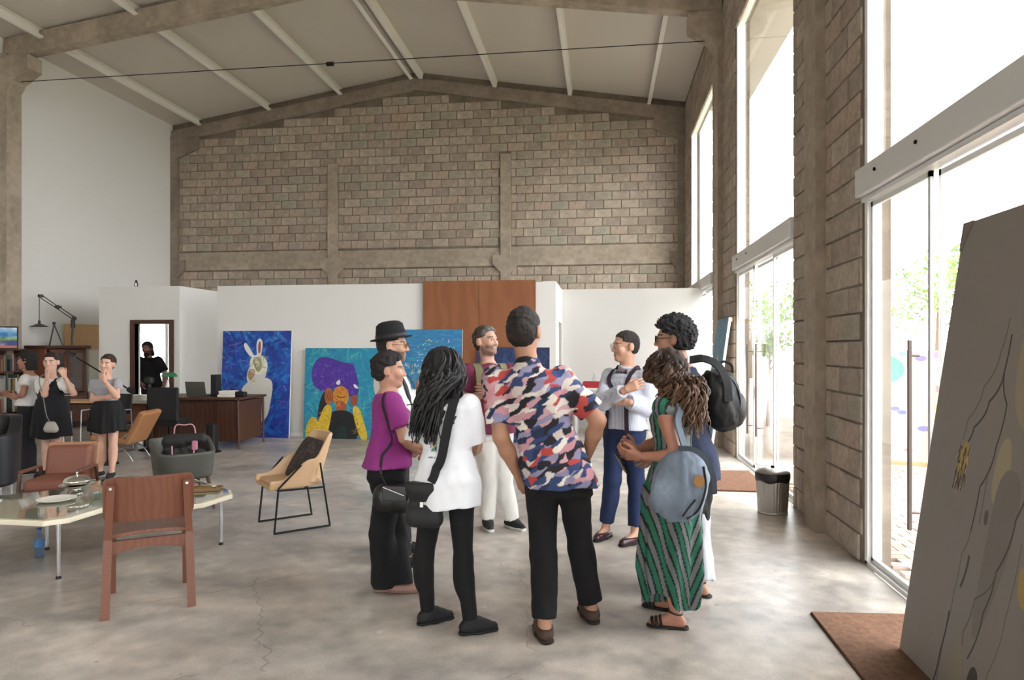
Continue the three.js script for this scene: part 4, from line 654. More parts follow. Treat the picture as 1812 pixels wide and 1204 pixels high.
    blob(g, '#9c8d75', [[420, 330], [520, 320], [640, 340], [660, 520], [600, 640], [430, 610]]); blob(g, '#a3977a', [[400, 660], [450, 640], [470, 760], [420, 850], [380, 800]]); blob(g, '#3b3a40', [[540, 640], [620, 620], [680, 760], [640, 900], [560, 800]]); blob(g, '#a98f55', [[560, 950], [640, 930], [660, 1040], [580, 1060]]); blob(g, '#7d766f', [[420, 720], [540, 740], [510, 980], [430, 1200], [390, 1200], [400, 950]]);
    L('#5d5650', 7, [[350, 320], [330, 420], [270, 520], [210, 620], [200, 680]]); L('#3a342f', 11, [[372, 370], [362, 480], [310, 560], [250, 640], [225, 690]]); L('#3a342f', 9, [[365, 480], [400, 560], [380, 680], [330, 800], [318, 930]]); L('#5b544e', 6, [[318, 930], [290, 1000], [280, 1120], [262, 1260], [255, 1400]]); L('#4a433d', 10, [[560, 700], [520, 850], [470, 1000], [440, 1120], [400, 1260]]); L('#5b544e', 7, [[470, 1000], [390, 1100], [360, 1200], [380, 1290]]); L('#5b544e', 6, [[360, 760], [355, 900]]); L('#6a625a', 6, [[560, 900], [540, 1100], [500, 1260], [480, 1390]]);
    blob(g, '#a58d55', [[205, 690], [235, 680], [250, 720], [230, 790], [195, 790], [185, 740]]); for (let i = 0; i < 70; i++) { g.strokeStyle = ['#c4a96a', '#3a2e22', '#6b5636'][(rnd() * 3) | 0]; g.lineWidth = rr(2, 6); const x = rr(185, 245), y = rr(690, 800); g.beginPath(); g.moveTo(x, y); g.lineTo(x - rr(-4, 12), y + rr(10, 36)); g.stroke(); } for (const x of [180, 195, 212, 228]) L('#2a221c', 7, [[x + 6, 780], [x, 830]]);
    blob(g, '#5a544f', [[372, 860], [392, 850], [396, 890], [378, 900]]); L('#4a433d', 16, [[330, 1000], [310, 1090]]); blob(g, '#8f8470', [[330, 1230], [380, 1240], [380, 1400], [320, 1400]]); blob(g, '#3f3a36', [[420, 1260], [470, 1280], [440, 1370], [400, 1380]]); L('#37312c', 12, [[270, 1180], [255, 1300], [240, 1400]]); blob(g, '#9a8450', [[440, 1330], [520, 1320], [560, 1400], [430, 1400]]); L('#4a4a52', 14, [[640, 340], [700, 500], [760, 700]]); L('#5a5048', 8, [[430, 330], [500, 300], [580, 320]]); L('#b08a5a', 10, [[420, 360], [520, 350], [620, 370]]);
  });
  const o = canvas('large_canvas', 'large pale canvas with a charcoal figure leaning close on the right', 1.5, 2.17, t6, [1.515, .019, -2.93], -Math.PI / 2, .142, 0x8f8881);
  const cs = new THREE.Shape(); cs.moveTo(-.753, 2.173); cs.lineTo(-.753, 2.03); cs.lineTo(-.735, 2.03); cs.lineTo(-.655, 2.173); cs.closePath(); const cg = new THREE.ExtrudeGeometry(cs, { depth: .005, bevelEnabled: false }); cg.translate(0, 0, .0176); part('corner_fold', cg, std(0x7d766f, .9), o.children[0]);
}
function strokes2(g, x, y, w, h, cols, n) { for (let i = 0; i < n; i++) { g.strokeStyle = cols[(rnd() * cols.length) | 0]; g.globalAlpha = .6; g.lineWidth = rr(2, 8); const a = x + rnd() * w, b = y + rnd() * h; g.beginPath(); g.moveTo(a, b); g.lineTo(a + rr(-24, 24), b + rr(-24, 24)); g.stroke(); } g.globalAlpha = 1; }
// rust-brown board on the partition
{ const o = thing('wood_panel', 'rust-brown board standing on the white partition', 'panel', [-2.035, 0, ZP + .045]); const wm = std(0xffffff, .6, 0, { map: rep(woodTex(0x7e4b2c, 0x905a36, 6), .6, .25) }); for (const x of [-.475, .475]) part('board', metreUV(box(.944, 2.66, .04, x, 1.33, 0)), wm, o); }

// ---------------------------------------------------------------- mats and bin
const coir = tex(256, 256, (u, v) => { const n = h3(u * 256 | 0, v * 256 | 0, 3), m = pfbm(u, v, 16, 5, 3), k = .7 + .4 * n + .3 * (m - .5); return [156 * k, 112 * k, 84 * k]; });
function mat(label, outline) { const o = thing('doormat', label, 'doormat'); const g = metreUV(prism(outline, .001, .018, .004)); part('pile', g, std(0xffffff, 1, 0, { map: rep(coir, 3), bumpMap: rep(grain, 12), bumpScale: .01 }), o); const g2 = prism(outline.map(([x, z]) => { const cx = outline.reduce((a, p) => a + p[0], 0) / outline.length, cz = outline.reduce((a, p) => a + p[1], 0) / outline.length; return [cx + (x - cx) * 1.012, cz + (z - cz) * 1.012]; }), .0005, .006); part('backing', g2, std(0x4a3428, .9), o); return o; }
mat('brown coir doormat half under the large pale canvas', [[1.2, -3.05], [1.2, -4.13], [1.8, -4.17], [1.8, -3.05]]);
mat('orange-brown coir doormat beside the metal bin', [[1.2, -7.53], [1.0, -7.9], [1.05, -8.68], [1.8, -8.75], [1.8, -7.53]]);
{
  const o = thing('waste_bin', 'ribbed metal waste bin with a black bag rim under the glass doors', 'bin', [1.58, 0, -6.62]);
  const rib = new THREE.BufferGeometry(), P = [], I = [], n = 96, H = .345; for (let j = 0; j <= 6; j++) for (let i = 0; i <= n; i++) { const a = i / n * 6.2832, r = .128 + .018 * j / 6 + .0035 * (i % 3 === 0 ? 1 : -1) * (j > 0 && j < 6 ? 1 : 0); P.push(Math.cos(a) * r, H * j / 6, Math.sin(a) * r); } for (let j = 0; j < 6; j++) for (let i = 0; i < n; i++) { const a = j * (n + 1) + i; I.push(a, a + n + 1, a + 1, a + 1, a + n + 1, a + n + 2); } rib.setAttribute('position', new THREE.Float32BufferAttribute(P, 3)); rib.setIndex(I); rib.computeVertexNormals();
  const sm = std(0xb9b6b0, .3, .9, { side: THREE.DoubleSide }); part('body', rib, sm, o); part('foot_ring', lathe([[.125, 0], [.134, 0], [.134, .02], [.125, .025]]), sm, o);
  part('bag_rim', (() => { const g = lathe([[.142, .3], [.15, .305], [.157, .33], [.156, .375], [.148, .385], [.14, .38]], 40), p = g.attributes.position; for (let i = 0; i < p.count; i++) { const a = Math.atan2(p.getZ(i), p.getX(i)); p.setY(i, p.getY(i) + .009 * Math.sin(a * 5 + 1) * (p.getY(i) < .34 ? 1 : 0)); } g.computeVertexNormals(); return g; })(), std(0x1a1a1b, .4, 0, { side: THREE.DoubleSide }), o);
  const lid = part('lid', lathe([[.001, .425], [.05, .424], [.1, .413], [.14, .395], [.152, .385], [.15, .378]], 36), std(0xa5a29c, .3, .8, { side: THREE.DoubleSide }), o); part('lid_knob', cyl(.014, .018, .02, 0, .433, 0), M.blackMetal, lid);
}

// ---------------------------------------------------------------- chairs
// brown wooden chair in the foreground, its back to the camera; local +z is the front
{
  const o = thing('wooden_chair', 'brown plywood dining chair with its back turned, nearest to the camera', 'chair', [-2.76, 0, -3.84], -144.6 * (Math.PI / 180)), m = M.woodMid;
  const leg = (x, z0, z1, y1) => { const g = []; return bar([x, 0, z0], [x * .93, y1, z1], .032, .042, [1, 0, 0]); };
  for (const x of [-.215, .215]) { part('rear_leg', join([bar([x * 1.04, 0, -.245], [x * .98, .44, -.2], .03, .045, [1, 0, 0]), bar([x * .98, .44, -.2], [x * .9, .765, -.25], .028, .04, [1, 0, 0])]), m, o); part('front_leg', bar([x * .98, 0, .235], [x * .95, .42, .2], .032, .04, [1, 0, 0]), m, o); part('side_rail', bar([x * .95, .4, -.2], [x * .95, .405, .21], .022, .05), m, o); }
  const arch = new THREE.Shape(); arch.moveTo(-.2, -.045); arch.quadraticCurveTo(0, .012, .2, -.045); arch.lineTo(.2, .035); arch.lineTo(-.2, .035); arch.closePath(); for (const z of [-.205, .2]) { const g = new THREE.ExtrudeGeometry(arch, { depth: .02, bevelEnabled: false }); g.translate(0, .395, z); part('cross_rail', metreUV(g), m, o); }
  const curved = (w, h, th, bend, r, rows = 10, cols = 24) => { const g = new RoundedBoxGeometry(w, h, th, 4, Math.min(r, th / 2.05)), p = g.attributes.position; return g; };
  const panel = (w, h, th, rc) => { const s = new THREE.Shape(), x = w / 2, y = h / 2; s.moveTo(-x + rc, -y); s.lineTo(x - rc, -y); s.quadraticCurveTo(x, -y, x, -y + rc); s.lineTo(x, y - rc); s.quadraticCurveTo(x, y, x - rc, y); s.lineTo(-x + rc, y); s.quadraticCurveTo(-x, y, -x, y - rc); s.lineTo(-x, -y + rc); s.quadraticCurveTo(-x, -y, -x + rc, -y); return s; };
  const bend = (g, k) => { g = tess(g, .03); const p = g.attributes.position; for (let i = 0; i < p.count; i++) p.setZ(i, p.getZ(i) + k * p.getX(i) ** 2); g.computeVertexNormals(); return g; };
  let bk = new THREE.ExtrudeGeometry(panel(.47, .26, 0, .05), { depth: .012, bevelEnabled: true, bevelSize: .003, bevelThickness: .003, bevelSegments: 2 }); bk = bend(metreUV(bk), .55); bk.rotateX(-.16); bk.translate(0, .665, -.225); part('backrest', bk, m, o);
  let st = new THREE.ExtrudeGeometry(panel(.46, .45, 0, .09), { depth: .014, bevelEnabled: true, bevelSize: .003, bevelThickness: .003, bevelSegments: 2 }); st = bend(metreUV(st), -.35); st.rotateX(-Math.PI / 2 + .05); st.translate(0, .455, .01); const sp = st; part('seat', sp, m, o);
  for (const x of [-.19, .19]) part('peg', rod([x * 1.03, .745, -.268], [x * 1.03, .745, -.258], .008), M.chrome, o);
}
function tess(g, max) {      // split long triangles so that a flat panel can be bent
  g = g.index ? g.toNonIndexed() : g; let P = Array.from(g.attributes.position.array), U = Array.from(g.attributes.uv.array);
  for (let pass = 0; pass < 7; pass++) { const p2 = [], u2 = []; let split = false; for (let t = 0; t < P.length / 9; t++) { const v = [0, 1, 2].map(k => [P[t * 9 + k * 3], P[t * 9 + k * 3 + 1], P[t * 9 + k * 3 + 2], U[t * 6 + k * 2], U[t * 6 + k * 2 + 1]]); let bi = 0, bl = 0; for (let k = 0; k < 3; k++) { const a = v[k], b = v[(k + 1) % 3], l = Math.hypot(a[0] - b[0], a[1] - b[1], a[2] - b[2]); if (l > bl) { bl = l; bi = k; } } const out = q => q.forEach(w => { p2.push(w[0], w[1], w[2]); u2.push(w[3], w[4]); }); if (bl > max) { split = true; const a = v[bi], b = v[(bi + 1) % 3], c = v[(bi + 2) % 3], m = a.map((x, i) => (x + b[i]) / 2); out([a, m, c]); out([m, b, c]); } else out(v); } P = p2; U = u2; if (!split) break; }
  const r = new THREE.BufferGeometry(); r.setAttribute('position', new THREE.Float32BufferAttribute(P, 3)); r.setAttribute('uv', new THREE.Float32BufferAttribute(U, 2)); r.computeVertexNormals(); return toCreasedNormals(r, .7);
}
// shell of a tub chair: half sizes, back height, front height
function tub(w, d, y0, yb, yf, th, taper, slopeStart, cell = .011, rnd2 = .12) {
  const outer = (x, y, z, k) => { const t = clamp((y - y0) / (yb - y0)), W = w * (taper + (1 - taper) * t) - k, D = d * (taper + (1 - taper) * t) - k; return (Math.pow(Math.abs(x / W) ** 3.2 + Math.abs(z / D) ** 3.2, 1 / 3.2) - 1) * Math.min(W, D); };
  return nets((x, y, z) => { const o = outer(x, y, z, 0), i = Math.max(outer(x, y, z, th), y0 + th - y), lim = y - (z > slopeStart ? yf : z < -d * .55 ? yb : yf + (yb - yf) * sstep(slopeStart, -d * .55, z)); return smax(smax(smax(o, -i, .01), lim, .012), Math.max(y0 - y, -1), .03) + 0 * cell; }, [[-w - .04, y0 - .04, -d - .04], [w + .04, yb + .04, d + .04]], cell);
}
// beige shell chair on a black wire sled base
{
  const o = thing('shell_chair', 'beige leather shell chair on black wire runners, empty but for a cushion', 'chair', [-2.67, 0, -5.62], -47.6 * (Math.PI / 180));
  const f = (x, y, z) => { // seat bowl rising to a tall back and sloping arms
    const back = -.25 - .22 * (y - .42), wz = .25 + .06 * clamp((y - .36) * 2.5), side = Math.abs(x) - wz, dz = z - .27, seatY = .385 + .05 * sstep(.0, .28, z) - .02; return 0; };
  const shell = nets((x, y, z) => { const t = clamp((y - .36) / .42), W = .215 + .075 * t, zb = -.2 - .11 * t, zf = .27, D = (zf + .5 - zb) / 2, cz = zb + D; const q = k => (Math.pow(Math.abs(x / (W - k)) ** 3 + Math.abs((z - cz) / (D - k)) ** 4, 1 / 3.3) - 1) * (W - k); const o1 = Math.max(q(0), .355 - y), i1 = Math.max(q(.022), .385 - y); const lim = y - (.44 + .16 * sstep(.2, -.08, z) + .2 * sstep(-.1, -.25, z)); return smax(smax(smax(smax(o1, -i1, .008), lim, .01), z - zf + .25 * Math.max(0, y - .42), .012), (.355 + .09 * sstep(.12, .3, z) * 0) - y + .0, .02); }, [[-.34, .32, -.36], [.34, .82, .34]], .0085);
  part('shell', shell, std(0xcba882, .55), o);
  part('seat_pad', box(.4, .04, .42, 0, .4, .03, .018), std(0xc8a47d, .55), o);
  const wire = .0085; for (const x of [-.24, .24]) part('runner', polytube([[x * .98, .375, .2], [x, .012, .235], [x, .012, -.235], [x * 1.0, .56, -.15]].map(([a, b, c]) => [a, b, c]), wire), M.blackMetal, o);
  part('seat_frame', join([polytube([[-.235, .36, .2], [.235, .36, .2]], wire), polytube([[-.236, .36, .2], [-.242, .35, -.19]], wire), polytube([[.236, .36, .2], [.242, .35, -.19]], wire), polytube([[-.22, .35, -.05], [.22, .35, -.05]], wire)]), M.blackMetal, o);
  for (const x of [-.24, .24]) part('arm_stay', polytube([[x * .98, .375, .2], [x * 1.1, .56, .02]], wire), M.blackMetal, o);
  const c = thing('cushion', 'dark patterned cushion on the beige shell chair', 'cushion', [-2.67, 0, -5.62], -47.6 * (Math.PI / 180));
  const cf = nets((x, y, z) => { const a = .55, yy = (y - .56) * Math.cos(a) - (z + .09) * Math.sin(a) * -1 * -1, zz = (y - .56) * Math.sin(a) + (z + .09) * Math.cos(a), e = Math.max(Math.abs(x), Math.abs(yy)) / .2, th = .06 * Math.pow(Math.max(0, 1 - Math.pow(Math.abs(x) / .21, 3)) * Math.max(0, 1 - Math.pow(Math.abs(yy) / .21, 3)), .5); return Math.max(Math.abs(zz) - th - .004, Math.abs(x) - .205, Math.abs(yy) - .205) * .8; }, [[-.24, .3, -.4], [.24, .82, .24]], .009, (x, y, z) => { const n = noise(x * 30, y * 40, z * 30) > .5, s = Math.sin((y - z) * 120) > .2; return n ? [.03, .024, .022] : s ? [.075, .05, .042] : [.045, .035, .033]; });
  part('cover', cf, painted(.9), c);
}
// grey tub chair with a handbag on it
{
  const o = thing('tub_chair', 'grey upholstered tub chair behind the glass table', 'chair', [-4.0, 0, -6.05], 48 * (Math.PI / 180));
  o.scale.setScalar(.93); part('shell', tub(.3, .3, .33, .72, .6, .045, .86, .2), std(0x474640, .5), o); part('seat_cushion', box(.38, .1, .38, 0, .42, .02, .04), std(0x2b2a28, .8), o);
  for (const [x, z] of [[-.21, .2], [.21, .2], [-.21, -.2], [.21, -.2]]) part('leg', rod([x * 1.15, 0, z * 1.15], [x * .9, .34, z * .9], .011, .02), M.woodDark, o);
  const b = thing('tote_bag', 'black tote bag with pink handles lying in the grey tub chair', 'bag', [-3.95, .42, -6.0], .4), L = [cap([-.13, .08, 0], [.13, .08, 0], .08), cap([-.14, .24, 0], [.14, .26, .0], .06)], u = uni(L, .08);
  part('bag_body', nets((x, y, z) => Math.max(u(x, y, z * 1.25) + folds(x, y, z, .02, 2), y - .31), bounds(L), .011), std(0x1c171b, .7), b); for (const z of [-.03, .06]) part('handle', tube([[-.1, .2, z], [-.08, .08 + (z < 0 ? .3 : 0), z + .04], [.0, .03 + (z < 0 ? .36 : 0), z + .05], [.08, .08 + (z < 0 ? .3 : 0), z + .04], [.1, .2, z]], .006, 30, 8), std(0xb98f97, .6), b); part('tassel', box(.05, .09, .03, .1, .2, .07, .012), std(0xb86f86, .7), b);
}
// brown leather lounge chair with wooden arms
{
  const o = thing('lounge_chair', 'low brown leather armchair with wooden arms beyond the glass table', 'chair', [-4.98, 0, -5.66], .28), lm = std(0x7b4a3a, .5), lt = std(0xa5795c, .55);
  o.scale.setScalar(.86); part('seat_cushion', box(.46, .13, .5, 0, .36, .02, .05), lm, o); const bk = part('back_cushion', box(.46, .38, .12, 0, 0, 0, .05), lm, o); bk.position.set(0, .53, .24); bk.rotation.x = .2; const b2 = part('back_shell', box(.54, .42, .05, 0, 0, 0, .024), lt, o); b2.position.set(0, .535, .31 - .62); b2.rotation.x = -.2; bk.position.z = -.235; bk.rotation.x = -.2;
  for (const x of [-.28, .28]) { part('arm', box(.05, .028, .4, x, .5, .0, .012), M.woodMid, o); part('front_leg', rod([x * 1.04, 0, .26], [x, .49, .2], .013, .02), M.woodDark, o); part('rear_leg', rod([x * 1.02, 0, -.34], [x, .49, -.2], .013, .02), M.woodDark, o); part('side_rail', bar([x * .98, .29, -.25], [x * .98, .29, .24], .024, .045), M.woodDark, o); }
  for (const z of [.22, -.24]) part('cross_rail', bar([-.27, .29, z], [.27, .29, z], .024, .045), M.woodDark, o);
}
// tan lounge chair on chrome legs
{
  const o = thing('lounge_chair', 'tan leather lounge chair on crossed chrome legs by the desk', 'chair', [-6.62, 0, -8.62], -80 * (Math.PI / 180)), lt = std(0xa9774f, .45);
  o.scale.setScalar(.86); const bk = part('back_cushion', box(.62, .1, .56, 0, 0, 0, .035), lt, o); bk.position.set(0, .53, -.34); bk.rotation.x = 1.08; const st = part('seat_cushion', box(.62, .1, .6, 0, 0, 0, .035), lt, o); st.position.set(0, .34, .04); st.rotation.x = -.12;
  for (const x of [-.27, .27]) { part('leg', join([tube([[x, .0, .36], [x, .2, .2], [x, .28, -.05], [x, .5, -.3], [x, .74, -.42]], .012, 24, 8), tube([[x, .0, -.32], [x, .16, -.2], [x, .27, .0], [x, .36, .3]], .012, 24, 8)]), M.chrome, o); }
  for (const [y, z] of [[.27, -.02], [.72, -.41]]) part('crossbar', rod([-.27, y, z], [.27, y, z], .01), M.chrome, o);
}
// black leather tub armchair cut by the left edge of the photograph
{ const o = thing('armchair', 'black leather armchair at the left edge beside the glass table', 'chair', [-6.12, 0, -5.9], .6); part('shell', tub(.38, .38, .2, .86, .7, .1, .95, .12, .014), std(0x15171b, .45), o); part('seat_cushion', box(.54, .14, .56, 0, .36, .06, .05), std(0x181a1e, .45), o); for (const [x, z] of [[-.26, .26], [.26, .26], [-.26, -.26], [.26, -.26]]) part('leg', cyl(.016, .012, .22, x, .11, z), M.chrome, o); }

// ---------------------------------------------------------------- low glass table and what lies on it
{
  const o = thing('coffee_table', 'angular low table with a glass top, cream edge and metal legs', 'table', [-3.75, 0, -4.6]);
  const P = [[-5.15, 4.02], [-3.62, 3.98], [-3.52, 4.08], [-3.5, 4.42], [-2.98, 4.5], [-2.88, 4.6], [-2.84, 4.92], [-2.93, 5.06], [-3.72, 5.6], [-4.22, 5.4], [-4.32, 4.85], [-4.55, 4.62], [-5.15, 4.5]].map(([x, d]) => [x + 3.75, -d + 4.6]);
  part('edge', prism(P, .378, .413, .006), std(0xe6dcc4, .5), o);
  const inner = P.map(([x, z]) => { const cx = -.05, cz = -.1; return [cx + (x - cx) * .975, cz + (z - cz) * .965]; }); part('glass_top', prism(inner, .414, .42, .001), phys({ color: 0x8d8b74, roughness: .05, metalness: 0, clearcoat: 1, clearcoatRoughness: .03 }), o);
  for (const [x, d] of [[-3.61, 4.1], [-4.22, 4.68], [-3.52, 4.44], [-2.97, 4.98], [-3.75, 5.45], [-4.9, 4.15], [-4.9, 4.45]]) { const l = part('leg', join([cyl(.013, .013, .36, x + 3.75, .2, -d + 4.6), cyl(.018, .018, .02, x + 3.75, .37, -d + 4.6)]), M.chrome, o); part('foot', cyl(.016, .018, .018, x + 3.75, .009, -d + 4.6), M.black, l); }
  const Y = .4205;
  const tu = thing('tureen', 'silver lidded tureen on a round plate on the glass table', 'tureen', [-4.05, Y, -4.78]); part('stand', lathe([[.05, 0], [.055, .004], [.03, .02], [.028, .04], [.06, .055]]), M.silver, tu); part('tray', lathe([[.001, .05], [.1, .052], [.125, .062], [.123, .066], [.1, .06], [.001, .058]]), M.silver, tu); part('bowl', lathe([[.05, .06], [.085, .07], [.095, .09], [.092, .098]]), M.silver, tu); const ld = part('lid', lathe([[.094, .098], [.08, .115], [.05, .128], [.02, .134], [.001, .135]]), M.silver, tu); part('knob', lathe([[.001, .165], [.008, .16], [.01, .15], [.004, .14], [.012, .132]], 14), M.silver, ld);
  const pl = thing('plate', 'white plate on the glass table in front of the tureen', 'plate', [-3.98, Y, -4.5]); part('dish', lathe([[.001, .004], [.09, .004], [.125, .016], [.128, .02], [.123, .019], [.088, .009], [.001, .008]]), std(0xece8dd, .25), pl); part('foot_ring', lathe([[.06, 0], [.07, 0], [.07, .005], [.06, .005]]), std(0xece8dd, .25), pl);
  const mg = thing('magazine', 'blue magazine lying on the left end of the glass table', 'magazine', [-4.42, Y, -4.3], .5); part('pages', box(.205, .006, .27, 0, .003, 0), std(0xe8e6e0, .8), mg); part('cover', box(.21, .0016, .275, 0, .007, 0), std(0xffffff, .35, 0, { map: tex(64, 64, (u, v) => mixc([70, 130, 190], [190, 215, 230], clamp(pfbm(u, v, 4, 3, 3) * 1.6 - .3))) }), mg);
  const ns = thing('table_runner', 'pale round cloth on the back of the glass table', 'cloth', [-3.9, Y, -5.22]); part('cloth', lathe([[.001, .003], [.2, .003], [.21, .001]], 30), std(0xd9d5ce, .9), ns); part('hem', new THREE.TorusGeometry(.205, .003, 6, 40).rotateX(Math.PI / 2).translate(0, .003, 0), std(0xcfcac2, .9), ns);
  const gl = (name, label, x, d, r, h, q) => { const t = thing(name, label, 'glass', [x, Y, -d]); part('bowl', lathe([[.001, .004], [r * .85, .004], [r, h], [r - .003, h], [r * .85 - .003, .009], [.001, .009]], 22), clearGlass, t); part('rim', new THREE.TorusGeometry(r - .0015, .0018, 6, 26).rotateX(Math.PI / 2).translate(0, h, 0), clearGlass, t); return t; };
  gl('glass_ashtray', 'thick clear glass ashtray beside the small bottles', -3.72, 4.62, .06, .045); gl('drinking_glass', 'clear tumbler on the middle of the glass table', -3.6, 4.82, .035, .09); gl('drinking_glass', 'short clear tumbler next to the black ink pots', -3.52, 4.66, .038, .07); gl('drinking_glass', 'clear tumbler standing at the right end of the glass table', -3.22, 4.95, .036, .1);
  [[-3.78, 4.78, 'left'], [-3.7, 4.8, 'middle'], [-3.63, 4.78, 'right']].forEach(([x, d, w]) => { const t = thing('ink_pot', w + ' one of three small black ink pots on the glass table', 'pot', [x, Y, -d]); part('jar', lathe([[.001, 0], [.022, 0], [.024, .006], [.024, .03], [.016, .038], [.015, .042]], 18), clearGlass, t); part('cap', cyl(.018, .018, .014, 0, .047, 0), M.black, t); });
  const cl = thing('cloche', 'small glass cloche with a knob on the glass table', 'cloche', [-3.55, Y, -5.05]); part('dome', lathe([[.07, 0], [.072, .03], [.06, .07], [.03, .095], [.001, .1]], 24), clearGlass, cl); part('knob', new THREE.SphereGeometry(.012, 12, 10).translate(0, .11, 0), clearGlass, cl);
  const tr = thing('serving_tray', 'amber tray at the right end of the glass table', 'tray', [-3.12, Y, -5.0], .3); part('base', box(.24, .008, .16, 0, .005, 0, .003), std(0x8a6a34, .25), tr); part('lip', join([box(.24, .018, .006, 0, .011, .078), box(.24, .018, .006, 0, .011, -.078), box(.006, .018, .16, .118, .011, 0), box(.006, .018, .16, -.118, .011, 0)]), std(0x7a5c2c, .3), tr); const cd = thing('tea_light', 'small white tea light on the amber tray', 'candle', [-3.06, Y + .01, -5.03]); part('cup', cyl(.019, .019, .014, 0, .008, 0), M.silver, cd); part('wax', cyl(.0175, .0175, .004, 0, .0165, 0), std(0xf0ece2, .5), cd);
  const wb = thing('water_bottle', 'clear blue plastic water bottle on the floor under the table', 'bottle', [-4.12, 0, -4.5]); const pb = phys({ color: 0xa9c4dc, transmission: .85, thickness: 0, roughness: .08, ior: 1.35 }); part('body', lathe([[.001, .004], [.028, .002], [.032, .01], [.03, .03], [.032, .05], [.03, .07], [.032, .09], [.031, .12], [.03, .14], [.022, .165], [.013, .185], [.012, .2]], 22), pb, wb); part('label_band', cyl(.0325, .0325, .05, 0, .105, 0, 22), std(0x3f6fa6, .5), wb); part('cap', cyl(.0145, .0145, .016, 0, .207, 0), std(0x2f5fae, .5), wb);
}
